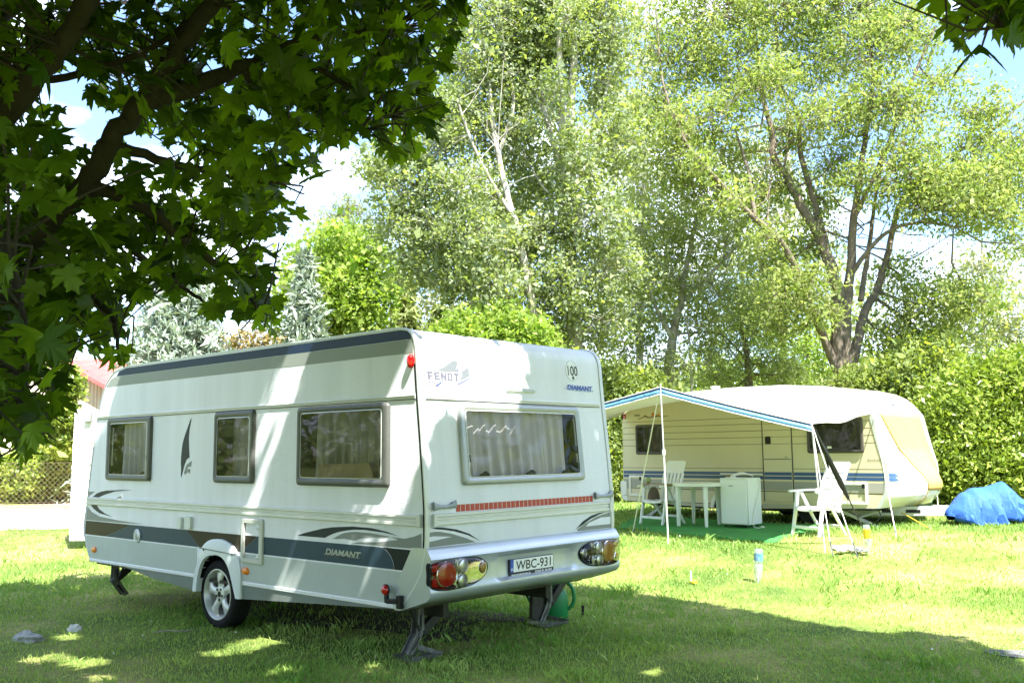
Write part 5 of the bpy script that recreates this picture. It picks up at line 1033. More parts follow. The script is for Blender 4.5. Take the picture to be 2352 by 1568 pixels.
# clover leaves and small white flowers dotted in the lawn
nk = 26000; cy = 5.7 * (15 / 5.7) ** rng.random(nk); cx = (rng.random(nk) * 2 - 1) * .58 * cy
kk = (vnoise(cx, cy, 1.3, 21) * .6 + vnoise(cx, cy, 4., 22) * .4 > .55) & ~inpoly(cx, cy, poly); cx, cy = cx[kk], cy[kk]; nk = len(cx)
P = np.stack([cx, cy, gz(cx, cy) + .012 + .03 * rng.random(nk)], 1); u_ = rng.normal(0, 1, (nk, 3)) * np.array([1, 1, .25]); u_ /= np.linalg.norm(u_, axis=1, keepdims=True); w_ = np.cross(np.array([0, 0, 1.]) + rng.normal(0, .25, (nk, 3)), u_); w_ /= np.linalg.norm(w_, axis=1, keepdims=True); sz = (.010 + .012 * rng.random(nk))[:, None]
V = np.stack([P, P + u_ * sz * .6 + w_ * sz * .55, P + u_ * sz * 1.1, P + u_ * sz * .6 - w_ * sz * .55], 1).reshape(-1, 3); mi_ = np.zeros(nk, int); fl_ = rng.random(nk) < .006; mi_[fl_] = 1
V.reshape(-1, 4, 3)[fl_, :, 2] += .02
tag(bigmesh('clover', V, np.arange(nk)[:, None] * 4 + np.arange(4)[None], [leafmat('clover_leaf', (.06, .17, .03), (.18, .34, .08), .3, .6), mat('clover_flower', (.8, .8, .75), .7)], var=rng.random(nk), mi=mi_), 'clover leaves with a few white flower heads in the lawn', kind='stuff')
# ================================================================== trees
bark = mat('brown_bark', (.22, .175, .13), .9, bump=1., bscale=11, bstretch=(1, 1, .2), c2=(.10, .08, .06), vscale=5, bdist=.06)
barkp = mat('pale_poplar_bark', (.60, .57, .50), .85, bump=.8, bscale=7, bstretch=(1, 1, .5), c2=(.16, .14, .11), vscale=2.2, bdist=.04)
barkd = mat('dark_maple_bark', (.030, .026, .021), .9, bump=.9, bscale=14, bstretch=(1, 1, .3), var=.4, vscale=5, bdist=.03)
L_pop = leafmat('poplar_leaf', (.115, .16, .05), (.40, .45, .18), .45, .55, (1.3, 1.4, .5), .25, back=(.27, .32, .20))
L_box = leafmat('boxelder_leaf', (.15, .235, .035), (.44, .47, .19), .55, .5, (1.08, 1.15, .6))
L_mid = leafmat('willow_leaf', (.14, .19, .065), (.42, .47, .20), .5, .5, (1.3, 1.4, .5), .4, back=(.26, .30, .18))
L_mapl = leafmat('young_maple_leaf', (.14, .24, .03), (.40, .49, .12), .5, .5, (1.1, 1.22, .5))
L_spr = leafmat('blue_spruce_needle', (.10, .15, .11), (.46, .53, .43), .1, .6)
L_con = leafmat('conifer_needle', (.09, .14, .045), (.34, .38, .14), .3, .6)
L_lau = leafmat('laurel_leaf', (.09, .16, .02), (.42, .50, .09), .35, .38, (1.1, 1.22, .5), .5)
L_far = leafmat('far_leaf', (.10, .16, .045), (.34, .41, .13), .45, .6)
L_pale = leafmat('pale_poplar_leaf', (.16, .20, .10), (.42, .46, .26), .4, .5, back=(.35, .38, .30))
def unit(v): return v / np.maximum(np.linalg.norm(v, axis=1, keepdims=True), 1e-9)
def leaf_cards(P, size, aspect=.5, upb=.5, droop=.3, fold=.12):
    n = len(P); u = unit(rng.normal(0, 1, (n, 3)) + np.array([0, 0, -droop])); k = unit(rng.normal(0, 1, (n, 3)) + np.array([0, 0, upb])); w_ = unit(np.cross(k, u)); nn = np.cross(u, w_)
    s = size * np.exp(rng.normal(-.05, .38, n))[:, None]
    V = np.stack([P, P + u * s * .5 + w_ * s * aspect * .5 + nn * s * fold, P + u * s, P + u * s * .5 - w_ * s * aspect * .5 + nn * s * fold], 1).reshape(-1, 3)
    return V, np.arange(n)[:, None] * 4 + np.arange(4)[None]
def limb_world(L): return [tuple(pt(*p)) for p in L]
def tree(name, label, cat, limbs, blobs, lm, bm_, size, K, m, aspect=.5, group=None, sig=.20, base=None, twig=.012, upb=.5, droop=.3, flat=.6, shell=.45, twm=None, spur=7):
    """limbs: ([(px,py,depth)..], r0, r1); blobs: (px,py,depth,rx,ry,rdepth_m,share)"""
    first = limbs[0][0][0] if limbs else None
    if base is None:
        q = pt(*first); base = (q[0], q[1], gz(q[0], q[1]))
    o = thing(name, label, cat, tuple(base), 0, group); b0 = np.array(base)
    tb = MB(); nodes = []
    for L, r0, r1 in limbs:
        P = crom(limb_world(L), 5); n = len(P); P = [p + rng.normal(0, r0 * .07, 3) * (0 < i < n - 1) for i, p in enumerate(P)]
        r0 *= .86; tb.tube([tuple(p - b0) for p in P], [r0 + (r1 - r0) * (i / (n - 1)) ** .7 for i in range(n)], 9); nodes += [(p, r0 + (r1 - r0) * i / (n - 1)) for i, p in enumerate(P)]
        for _ in range(int(spur * n / 25)):      # side branches and bare twigs
            i = int(rng.integers(int(n * .35), n)); a = P[i]; d_ = unit(rng.normal(0, 1, (1, 3)) * np.array([1, .7, .5]) + np.array([0, 0, .55]))[0]; l_ = rng.uniform(.7, 2.2); r_ = max(.012, (r0 + (r1 - r0) * i / (n - 1)) * .28)
            e1 = a + d_ * l_ * .5 + rng.normal(0, .08, 3); e2 = a + d_ * l_ + np.array([0, 0, .25 * l_]) + rng.normal(0, .1, 3)
            tb.tube([tuple(a - b0), tuple(e1 - b0), tuple(e2 - b0)], [r_, r_ * .65, .008], 5, cap=False)
            for _k in range(3):
                t_ = rng.uniform(.3, 1); q_ = e1 + (e2 - e1) * t_; f_ = q_ + rng.normal(0, .35, 3) + np.array([0, 0, .1]); tb.tube([tuple(q_ - b0), tuple(f_ - b0)], [r_ * .4, .005], 3, cap=False)
    if limbs:   # root flare down to the soil
        q = np.array(limb_world(limbs[0][0][:1])[0]); r0 = limbs[0][1]; tb.tube([(base[0] - b0[0], base[1] - b0[1], -.25), tuple((np.array([q[0], q[1], base[2] + .3]) - b0)), tuple(q - b0)], [r0 * 1.5, r0 * 1.12, r0], 10)
    npos = np.array([p for p, _ in nodes]) if nodes else np.array([b0])
    pts_, tw, cv_ = [], tb, []
    tot = sum(b[6] for b in blobs)
    for (x, y, d, rx, ry, rd, sh) in blobs:
        c = pt(x, y, d); R_ = np.array([rx * d / F, rd, ry * d / F]); k = max(2, int(K * sh / tot))
        j = int(np.argmin(np.linalg.norm(npos - c, axis=1))); a = npos[j]; mid = (a + c) / 2 + rng.normal(0, .15, 3); mid[2] -= .15
        if nodes: tb.tube([tuple(a - b0), tuple(mid - b0), tuple(c - b0)], [min(nodes[j][1] * .6, .06), .03, .015], 5, cap=False)
        dirs = unit(rng.normal(0, 1, (k, 3))); rr = shell + (1.32 - shell) * rng.random(k) ** .75; sub = c + dirs * R_ * rr[:, None]
        for s_i, sp in enumerate(sub):
            if nodes and s_i % 2 == 0 and twig: tw.tube([tuple(c + (sp - c) * .25 - b0), tuple((c + sp) / 2 + rng.normal(0, .08, 3) - b0), tuple(sp - b0)], [twig, twig * .8, twig * .4], 3, cap=False)
            mm_ = max(3, int(m * (.5 + rng.random()))); e = rng.normal(0, 1, (mm_, 3)) * np.array([sig, sig, sig * flat]) * (.45 + .75 * rng.random()); pts_.append(sp + e); cv_.append(np.full(mm_, rng.normal(0, .17)))
    if len(tb.v): tb.build('trunk', bm_, o, smooth=60, fix=False)
    P = np.concatenate(pts_); cvv = np.concatenate(cv_); V, Fc = leaf_cards(P - b0, size, aspect, upb, droop)
    bigmesh('crown', V, Fc, lm, o, var=np.clip(.5 + 1.35 * cvv + rng.normal(0, .11, len(P)), 0, 1))
    return o
def B6(L, d, rd, sh=1): return [(x, y, d + dd, rx, ry, rd, rx * ry / 8000 * sh) for x, y, rx, ry, dd in L]
# silver poplars
tree('poplar_tree', 'tall silvery poplar with straight pale trunk behind the rear of the striped caravan', 'tree',
     [([(1322, 900, 24), (1318, 720, 24), (1308, 560, 24), (1300, 420, 24), (1312, 280, 24.2), (1318, 120, 24.4), (1322, -80, 24.6)], .27, .08), ([(1302, 400, 24), (1262, 300, 24.2), (1240, 180, 24.6), (1225, 20, 25)], .12, .04),
      ([(1298, 385, 24), (1290, 260, 23.6), (1285, 120, 23.4), (1290, -40, 23.2)], .15, .05), ([(1312, 380, 24), (1360, 300, 24.4), (1392, 210, 24.6), (1400, 90, 25)], .09, .03), ([(1310, 800, 24), (1270, 770, 23.8), (1225, 745, 23.4)], .06, .02)],
     B6([(1290, -40, 130, 90, 0), (1220, 60, 80, 70, .5), (1370, 60, 80, 80, .4), (1290, 120, 60, 50, 1.2), (1240, 180, 60, 50, 1.2), (1390, 200, 40, 70, .6), (1420, 330, 60, 70, -.3), (1330, 390, 60, 60, -1.1), (1250, 420, 60, 60, 1.0), (1350, 500, 80, 60, -1.1), (1250, 540, 60, 50, -.6), (1380, 620, 80, 70, -.6), (1290, 640, 60, 50, -1.2), (1240, 690, 60, 40, -.5), (1370, 740, 70, 60, -.2), (1290, 780, 60, 40, .8), (1200, 120, 60, 60, .2), (1310, 50, 36, 50, -1.3), (1280, 210, 36, 36, -1.3), (1312, 320, 34, 30, -1.3), (1305, 700, 34, 30, -1.2)], 24.25, .9),
     L_pop, barkp, .085, 2700, 22, .72, 'poplars behind the caravan', sig=.24)
tree('poplar_tree', 'silvery poplar with thin leaning trunk left of the straight poplar', 'tree',
     [([(1246, 880, 23), (1225, 720, 23), (1195, 560, 23), (1160, 430, 23.2), (1138, 320, 23.4), (1120, 180, 23.6), (1105, 40, 24)], .15, .05), ([(1180, 500, 23), (1130, 420, 22.8), (1085, 330, 22.6), (1050, 230, 22.6)], .07, .03), ([(1145, 350, 23.4), (1180, 230, 23.6), (1150, 100, 24), (1130, -40, 24)], .07, .03), ([(1200, 580, 23), (1100, 560, 22.6), (1010, 520, 22.4)], .05, .02)],
     B6([(1130, 30, 80, 80, .6), (1070, 140, 60, 70, .3), (1150, 190, 70, 70, 1.0), (1030, 260, 55, 60, 0), (1090, 300, 70, 60, .8), (1180, 330, 60, 60, 1.2), (1000, 350, 60, 50, 0), (900, 375, 62, 38, .2), (950, 440, 70, 50, 0), (1060, 430, 70, 55, -.6), (1150, 470, 50, 50, 1.4), (920, 520, 55, 50, .4), (1000, 540, 70, 50, -.3), (1100, 540, 70, 60, -.8), (960, 610, 60, 45, .4), (1050, 640, 70, 45, -.3), (1140, 650, 60, 50, -.7), (1180, 580, 40, 40, .6), (860, 400, 30, 24, .2)], 23.25, .9),
     L_pop, barkp, .085, 2200, 22, .72, 'poplars behind the caravan', sig=.23)
# big many-stemmed tree
BX = [([(1942, 940, 26), (1940, 880, 26), (1925, 836, 26), (1925, 714, 26), (1913, 627, 26), (1878, 546, 26.2), (1832, 453, 26.4), (1779, 360, 26.5), (1772, 290, 26.6), (1745, 200, 27), (1735, 60, 27), (1730, -60, 27)], .34, .03),
      ([(1930, 871, 26), (1890, 772, 25.8), (1849, 668, 25.6), (1803, 569, 25.3), (1733, 499, 25), (1663, 430, 24.8), (1588, 348, 24.6), (1560, 290, 24.8), (1530, 220, 25.2), (1515, 130, 25.6), (1505, 20, 26)], .155, .02),
      ([(1913, 645, 26), (1890, 540, 26.3), (1861, 430, 26.6), (1838, 348, 26.8), (1832, 261, 27), (1791, 190, 27), (1779, 20, 27), (1775, -70, 27)], .15, .03),
      ([(1944, 850, 26), (1942, 720, 26), (1954, 616, 26), (1960, 505, 26), (1971, 430, 26), (1985, 330, 26), (2003, 200, 26), (1995, 40, 26), (2000, -80, 26)], .21, .03),
      ([(1950, 850, 26), (1966, 800, 26), (1983, 726, 26.2), (2012, 668, 26.4), (2035, 598, 26.5), (2047, 540, 26.6), (2070, 465, 26.6), (2130, 400, 26.6), (2198, 348, 26.6), (2273, 305, 26.6), (2352, 230, 26.6), (2420, 150, 26.6)], .19, .02),
      ([(1948, 639, 26), (2000, 569, 25.6), (2047, 528, 25.4), (2116, 511, 25.2), (2190, 520, 25)], .09, .03), ([(1977, 690, 26), (1994, 580, 26.4), (2006, 494, 26.6), (2020, 400, 26.8), (2050, 300, 27)], .10, .03),
      ([(1960, 505, 26), (2010, 400, 25.8), (2060, 280, 25.6), (2110, 150, 25.6), (2150, 60, 25.6)], .09, .03), ([(1733, 499, 25), (1720, 400, 25.2), (1690, 300, 25.6)], .08, .03)]
tree('ash_tree', 'large light green tree with many spreading stems behind the cream caravan', 'tree', BX,
     B6([(1640, 20, 120, 80, .5), (1790, 20, 110, 80, 1), (1950, 20, 110, 80, .6), (1560, 130, 80, 70, .3), (1690, 150, 80, 70, .4), (1860, 150, 80, 60, 1.2), (2000, 120, 90, 60, -.4), (2090, 60, 70, 60, 0), (1530, 260, 70, 60, .2), (1640, 270, 70, 55, -.4), (1760, 200, 60, 50, -.6), (1900, 270, 70, 55, -.8), (2030, 230, 80, 60, -.8), (1560, 360, 80, 60, -.2), (1680, 370, 60, 45, .8), (1820, 300, 50, 40, .8),
         (1780, 430, 50, 45, .9), (1930, 380, 55, 45, .9), (2090, 340, 70, 45, -.8), (2060, 410, 110, 50, -1.2), (2180, 420, 80, 50, -1.0), (2270, 400, 70, 55, -.6), (2240, 480, 90, 50, -1.0), (2330, 470, 60, 60, 0), (2130, 470, 70, 35, -1.2), (2310, 320, 60, 40, .2), (2240, 250, 50, 30, .4), (1850, 560, 50, 40, .8), (1770, 600, 40, 40, 1.0), (1700, 470, 60, 50, .8),
         (1800, 690, 60, 60, -.6), (1850, 650, 50, 45, -.8), (1790, 760, 45, 40, -.4), (1900, 720, 30, 30, -1), (2080, 640, 60, 50, .6), (2130, 700, 70, 50, -.4), (2230, 690, 70, 45, -.6), (2060, 770, 80, 50, .4), (2180, 780, 60, 45, 0), (1920, 890, 40, 40, -.7), (1890, 470, 40, 40, 1), (1600, 440, 60, 50, .2), (1690, 455, 34, 26, -2.0), (1610, 375, 36, 28, -2.2), (1775, 545, 30, 24, -1.4), (1560, 270, 40, 34, -2.0), (2330, 560, 40, 30, 0), (2170, 180, 50, 34, 0), (2280, 250, 46, 28, .2), (2335, 385, 50, 40, 0), (2215, 330, 50, 30, .3), (2110, 250, 46, 30, .2)], 26, 1.0),
     L_box, bark, .11, 5000, 21, .42, sig=.28, upb=.6, droop=.6)
# grey-green willows between
tree('willow_tree', 'grey green willow with knotted pale trunk behind the left end of the canopy', 'tree',
     [([(1538, 930, 29), (1536, 860, 29), (1545, 780, 29), (1560, 700, 29), (1580, 600, 29), (1600, 500, 29)], .28, .05), ([(1545, 780, 29), (1500, 690, 28.8), (1470, 590, 28.6)], .10, .03), ([(1560, 700, 29), (1640, 620, 28.8), (1700, 560, 28.6)], .08, .03), ([(1592, 930, 28.5), (1588, 860, 28.5), (1585, 790, 28.5), (1572, 720, 28.6)], .06, .03)],
     B6([(1480, 520, 70, 60, 0), (1580, 520, 70, 60, .3), (1660, 570, 60, 50, 0), (1450, 620, 70, 60, -.3), (1540, 620, 70, 60, .5), (1640, 660, 70, 50, -.2), (1440, 720, 70, 60, 0), (1520, 720, 50, 50, .7), (1620, 740, 60, 50, -.2), (1450, 810, 70, 50, .2), (1560, 840, 40, 40, -.8), (1640, 820, 60, 50, .2), (1480, 860, 50, 30, -.4), (1700, 700, 40, 40, 0), (1470, 420, 50, 50, .3)], 29, 1.0),
     L_mid, barkp, .10, 1500, 20, .42, 'willows behind the canopy', sig=.25, droop=.6)
tree('willow_tree', 'shorter willow with dark stump-like trunk between the knotted willow and the light green tree', 'tree',
     [([(1722, 930, 30), (1720, 870, 30), (1716, 820, 30), (1700, 740, 30)], .22, .06), ([(1718, 830, 30), (1660, 770, 29.5), (1600, 760, 29)], .06, .02)],
     B6([(1720, 750, 50, 50, .5), (1760, 830, 50, 40, .3), (1660, 870, 50, 30, .6), (1740, 690, 50, 40, .5), (1800, 860, 50, 35, .8)], 30, 1.0),
     L_mid, bark, .10, 520, 20, .42, 'willows behind the canopy', sig=.25, droop=.6)
tree('young_tree', 'bright yellow green young tree glowing between the big trunk and the dark willow', 'tree', [([(1850, 960, 34), (1852, 860, 34), (1855, 800, 34)], .10, .03)],
     B6([(1840, 830, 55, 50, 0), (1870, 780, 50, 40, 0), (1810, 880, 50, 30, 0), (1890, 860, 30, 40, 0)], 34, 1.0), L_mapl, bark, .10, 260, 26, .6, sig=.26)
tree('field_maple', 'dense light green maple in the gap left of the poplars', 'tree', [([(785, 960, 28), (785, 780, 28), (785, 680, 28), (780, 590, 28)], .15, .04)],
     B6([(780, 560, 50, 40, 0), (730, 620, 55, 45, 0), (830, 610, 50, 45, .2), (780, 660, 60, 45, -.5), (705, 690, 45, 45, 0), (850, 690, 45, 40, .2), (760, 735, 60, 40, -.4), (700, 760, 40, 40, .2), (830, 750, 50, 35, .2)], 28, 1.0), L_mapl, bark, .13, 700, 24, .8, sig=.34, upb=.9, shell=.6)
tree('pine_tree', 'sparse tall pine whose pale top rises above the light green maple', 'tree', [([(800, 1000, 37), (800, 700, 37), (797, 560, 37), (800, 450, 37)], .16, .03)] + [([(799, y, 37), (799 + s * 45, y - 8, 37), (799 + s * 95, y + 6, 37)], .05, .015) for y, s in ((480, .45), (500, -.6), (530, .8), (545, -.9), (575, 1), (590, -1.1), (620, 1.1), (640, -1.1))],
     B6([(800, 465, 22, 14, 0), (770, 495, 35, 12, 0), (830, 490, 30, 12, 0), (740, 540, 45, 12, 0), (850, 540, 40, 12, 0), (710, 590, 40, 12, 0), (880, 590, 40, 14, 0), (690, 640, 35, 12, 0), (900, 640, 40, 14, 0), (800, 520, 30, 14, 0)], 37, .8), L_con, bark, .20, 360, 18, .12, sig=.26, droop=-.2)
def conifer(name, label, px, base_y, top_y, d, halfw, lm, n_tier, per, size, group=None, bm_=None, droop=.4):
    b_ = pt(px, base_y, d); base = np.array([b_[0], b_[1], gz(b_[0], b_[1])]); top = pt(px, top_y, d); H_ = top[2] - base[2]; R_ = halfw * d / F
    o = thing(name, label, 'tree', tuple(base), 0, group); tb = MB().tube([(0, 0, -.2), (0, 0, H_ * .5), (0, 0, H_)], [.16, .09, .015], 9); P = []; cvs = []
    for i in range(n_tier):
        s = (i + .5) / n_tier; z = .3 + (H_ - .3) * s; r = R_ * (1 - s) ** .8 + .06; nb_ = max(5, int(13 * (1 - s * .6)))
        for k in range(nb_):
            a = 6.283 * k / nb_ + i * 1.3 + rng.normal(0, .15); rr = r * (.75 + .4 * rng.random()); dr_ = rr * .28
            tip = np.array([math.cos(a) * rr, math.sin(a) * rr, z - dr_]); tb.tube([(0, 0, z), tuple(tip * np.array([.55, .55, 0]) + np.array([0, 0, z - dr_ * .35])), tuple(tip)], [.02, .014, .006], 3, cap=False)
            t = rng.random(per) ** .7; c_ = np.stack([tip[0] * t, tip[1] * t, z - dr_ * t ** 1.3], 1); c_ += rng.normal(0, 1, (per, 3)) * np.array([.10, .10, .05]) * (.5 + r * .4); P.append(c_); cvs.append(np.full(per, rng.normal(0, .15)) + .15 * (t - .5))
    tb.build('trunk', bm_ or bark, o, fix=False); P = np.concatenate(P); V, Fc = leaf_cards(P, size, .22, .6, droop); bigmesh('crown', V, Fc, lm, o, var=np.clip(.5 + np.concatenate(cvs) + rng.normal(0, .15, len(P)), 0, 1)); return o
conifer('spruce_tree', 'green spruce with hanging twigs right of the light green maple', 925, 1000, 620, 30, 120, L_con, 24, 90, .24, droop=1.2)
conifer('spruce_tree', 'short green spruce close to the leaning poplar foot, just above the caravan roof', 1010, 1000, 690, 29, 100, L_con, 18, 90, .24, droop=1.2)
conifer('blue_spruce', 'whitish blue spruce seen through the hanging maple leaves', 400, 1060, 480, 22, 210, L_spr, 28, 130, .19, 'whitish blue spruces behind the striped caravan', droop=-.2)
conifer('blue_spruce', 'narrow whitish spruce in front of the light green maple', 695, 1020, 570, 24, 110, L_spr, 26, 110, .18, 'whitish blue spruces behind the striped caravan', droop=-.2)
def shrub(name, label, blobs, lm, size, K, m, aspect=.5, sig=.16, group=None, upb=.6, stems=True, cat='shrub', droop=-.2):
    x, y, d = blobs[0][:3]; c = pt(x, y, d); base = (c[0], c[1], gz(c[0], c[1]))
    o = thing(name, label, cat, base, 0, group); b0 = np.array(base); P = []; cvs = []; tb = MB(); tot = sum(b[6] for b in blobs)
    for (x, y, d, rx, ry, rd, sh) in blobs:
        c = pt(x, y, d); R_ = np.array([rx * d / F, rd, ry * d / F]); k = max(3, int(K * sh / tot)); dirs = unit(rng.normal(0, 1, (k, 3))); sub = c + dirs * R_ * (.5 + .5 * rng.random(k) ** .5)[:, None]
        sub[:, 2] = np.maximum(sub[:, 2], gz(sub[:, 0], sub[:, 1]) + .08)
        if stems: tb.tube([(rng.normal(0, .15), rng.normal(0, .15), -.1), tuple((c - b0) * np.array([.7, .7, .5])), tuple(c - b0)], [.04, .03, .012], 5)
        for sp in sub:
            mm_ = max(3, int(m * (.5 + rng.random()))); P.append(sp + rng.normal(0, 1, (mm_, 3)) * np.array([sig, sig, sig * .8])); cvs.append(np.full(mm_, rng.normal(0, .17)))
    if stems: tb.build('stems', bark, o, fix=False)
    P = np.concatenate(P); V, Fc = leaf_cards(P - b0, size, aspect, upb, droop); bigmesh('foliage', V, Fc, lm, o, var=np.clip(.5 + 1.35 * np.concatenate(cvs) + rng.normal(0, .12, len(P)), 0, 1)); return o
shrub('laurel_bush', 'tall yellow green laurel bush behind the blue tarpaulin', B6([(2240, 1060, 110, 110, 0), (2160, 1080, 60, 80, .3), (2320, 1040, 90, 120, 0), (2200, 950, 80, 80, .4), (2290, 900, 80, 80, .4), (2350, 880, 60, 80, .5), (2150, 1000, 50, 70, .6), (2400, 1000, 60, 120, .4), (2240, 870, 50, 40, .8)], 20, 1.0), L_lau, .10, 1750, 34, .45, .17)
shrub('shrub', 'dark green shrub filling the space between the two caravans', B6([(1400, 1060, 60, 90, 0), (1440, 960, 60, 80, .5), (1400, 900, 70, 60, .4), (1350, 960, 60, 80, .4), (1480, 920, 60, 60, .6)], 25, 1.0), L_far, .12, 700, 36, .5, .2)
shrub('shrub', 'light green shrub below the poplars just above the roof of the striped caravan', B6([(1120, 800, 90, 60, 0), (1060, 770, 60, 40, 0), (1200, 790, 70, 60, .3), (1150, 740, 60, 35, .2), (1260, 850, 60, 50, .3), (1090, 900, 100, 80, .3)], 22, 1.0), L_mapl, .12, 900, 34, .45, .18)
shrub('shrub', 'mid green shrub under the right side of the many-stemmed tree', B6([(2060, 880, 70, 60, 0), (2120, 820, 60, 50, .3), (1990, 900, 60, 50, .4), (2030, 960, 80, 60, .3), (2130, 900, 50, 60, .4)], 25, 1.0), L_far, .13, 760, 36, .5, .2)
shrub('round_bush', 'rounded yellow green bush beyond the wire fence at the left', B6([(60, 1100, 75, 55, 0), (120, 1100, 55, 50, 0), (0, 1110, 60, 50, 0), (90, 1060, 45, 35, .2), (-60, 1110, 60, 50, 0), (140, 1070, 40, 50, .3)], 27, .9), L_lau, .13, 800, 30, .5, .16)
shrub('climber', 'yellow green climbing shrub on the corner of the boarded house', B6([(150, 940, 22, 60, 0), (158, 880, 18, 40, 0), (140, 1000, 20, 50, 0)], 26, .4), L_lau, .12, 200, 26, .5, .12, stems=False)
shrub('hedge', 'rusty tinted hedge in front of the low red roof above the striped caravan', B6([(420, 800, 60, 22, 0), (510, 795, 60, 22, .2), (590, 780, 60, 25, .2), (340, 830, 60, 25, 0), (500, 870, 120, 60, .2)], 24, .7), leafmat('rusty_leaf', (.10, .10, .03), (.42, .30, .12), .2, .6), .08, 520, 24, .5, .14)
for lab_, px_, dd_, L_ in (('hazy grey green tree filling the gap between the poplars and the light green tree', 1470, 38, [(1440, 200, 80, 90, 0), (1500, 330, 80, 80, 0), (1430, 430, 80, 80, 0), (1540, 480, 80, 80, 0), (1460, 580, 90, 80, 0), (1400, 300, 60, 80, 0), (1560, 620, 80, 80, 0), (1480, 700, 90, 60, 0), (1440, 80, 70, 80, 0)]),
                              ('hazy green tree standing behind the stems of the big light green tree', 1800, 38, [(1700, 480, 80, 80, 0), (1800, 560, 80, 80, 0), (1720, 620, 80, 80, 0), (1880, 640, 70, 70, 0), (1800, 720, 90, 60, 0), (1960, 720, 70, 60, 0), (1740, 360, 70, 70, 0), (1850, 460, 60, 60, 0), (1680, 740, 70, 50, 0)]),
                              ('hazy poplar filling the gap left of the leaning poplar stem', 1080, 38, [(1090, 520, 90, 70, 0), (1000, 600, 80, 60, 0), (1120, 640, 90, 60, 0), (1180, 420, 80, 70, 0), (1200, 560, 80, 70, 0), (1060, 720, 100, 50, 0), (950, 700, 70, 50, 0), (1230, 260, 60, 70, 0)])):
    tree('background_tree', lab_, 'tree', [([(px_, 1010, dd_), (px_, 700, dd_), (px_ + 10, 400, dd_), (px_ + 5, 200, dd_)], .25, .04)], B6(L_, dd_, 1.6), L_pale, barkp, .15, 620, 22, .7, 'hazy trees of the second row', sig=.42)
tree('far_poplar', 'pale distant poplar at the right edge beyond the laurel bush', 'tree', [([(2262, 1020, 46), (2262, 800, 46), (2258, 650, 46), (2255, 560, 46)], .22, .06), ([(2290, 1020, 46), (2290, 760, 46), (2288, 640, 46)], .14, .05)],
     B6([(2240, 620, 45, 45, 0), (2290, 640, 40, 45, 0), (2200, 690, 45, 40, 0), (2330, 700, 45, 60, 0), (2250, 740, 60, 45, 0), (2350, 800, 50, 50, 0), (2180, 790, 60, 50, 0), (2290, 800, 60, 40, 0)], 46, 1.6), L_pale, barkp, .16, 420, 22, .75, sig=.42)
# far wood that closes the view all round the camp site
P = []; cvs = []
for i in range(1500):
    x = rng.uniform(-700, 3000); d = rng.uniform(52, 75); yt = 880 - 70 * vnoise(np.array([x]), np.array([0.]), .006, 5)[0]; y = yt + (1060 - yt) * rng.random() ** .8; c = pt(x, y, d); mm_ = 26
    P.append(c + rng.normal(0, 1, (mm_, 3)) * np.array([.8, .8, .5])); cvs.append(np.full(mm_, rng.normal(0, .2)))
for i in range(2600):
    a = rng.uniform(math.radians(32), math.radians(328)); d = rng.uniform(34, 50); c = np.array([math.sin(a) * d, math.cos(a) * d, rng.uniform(.3, 9 + 5 * math.sin(a * 7) + 2 * math.sin(a * 19))])
    P.append(c + rng.normal(0, 1, (14, 3)) * np.array([.9, .9, .6])); cvs.append(np.full(14, rng.normal(0, .2)))
for i in range(2200):
    a = rng.uniform(math.radians(32), math.radians(328)); d = 52.; c = np.array([math.sin(a) * d, math.cos(a) * d, rng.uniform(.0, 9.)])
    P.append(c + rng.normal(0, 1, (8, 3)) * np.array([1.2, 1.2, .8])); cvs.append(np.full(8, rng.normal(-.2, .2)))
P = np.concatenate(P); V, Fc = leaf_cards(P, .55, .6, .5, .2); tag(bigmesh('far_wood', V, Fc, L_far, var=np.clip(.5 + np.concatenate(cvs) + rng.normal(0, .2, len(P)), 0, 1)), 'distant belt of green trees closing the view', kind='stuff')
# ================================================================== the maple overhead
half = [(.0, .04), (.15, -.05), (.36, -.02), (.44, .03), (.31, .13), (.40, .20), (.52, .24), (.50, .33), (.66, .50), (.47, .47), (.36, .44), (.19, .42), (.27, .56), (.25, .68), (.33, .78), (.14, .78), (.07, .86), (.0, 1.04)]
OUT = np.array(half + [(-x, y) for x, y in half[-2:0:-1]])
half_lo = [(.0, .0), (.40, .0), (.28, .14), (.64, .50), (.20, .43), (.28, .76), (.0, 1.02)]
OUTL = np.array(half_lo + [(-x, y) for x, y in half_lo[-2:0:-1]])
def maple_leaves(P, U, Nn, S, out, curl=.30):
    n = len(P); o3 = np.concatenate([[[0, .34]], out]); k = len(o3)
    U = unit(U); W_ = unit(np.cross(U, Nn)); Nn = np.cross(W_, U)
    cu = curl * (.2 + 1.6 * rng.random(n))[:, None]; fo_ = (rng.normal(.0, .32, n))[:, None]; wv = rng.uniform(0, 6.28, n)[:, None]
    x = o3[None, :, 0]; y = o3[None, :, 1]; z = -cu * (y - .2) ** 2 * np.sign(y - .2).clip(0) - cu * .9 * x ** 2 + fo_ * np.abs(x) + .05 * np.sin(9 * x + 5 * y + wv) * (np.abs(x) > .2)
    V = P[:, None] + S[:, None, None] * (x[..., None] * W_[:, None] + y[..., None] * U[:, None] + z[..., None] * Nn[:, None])
    m = len(out); f = np.stack([np.zeros(m, int), 1 + np.arange(m), 1 + (np.arange(m) + 1) % m], 1)
    Fc = (np.arange(n)[:, None, None] * k + f[None]).reshape(-1, 3)
    return V.reshape(-1, 3), Fc, m
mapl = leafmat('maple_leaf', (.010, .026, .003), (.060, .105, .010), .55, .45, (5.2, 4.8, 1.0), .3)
MBASE = np.array([-4.5, 4.9, 0.]); mtree = thing('maple_tree', 'broad maple whose dark leafy boughs hang over the left and top of the photo', 'tree', tuple(MBASE))
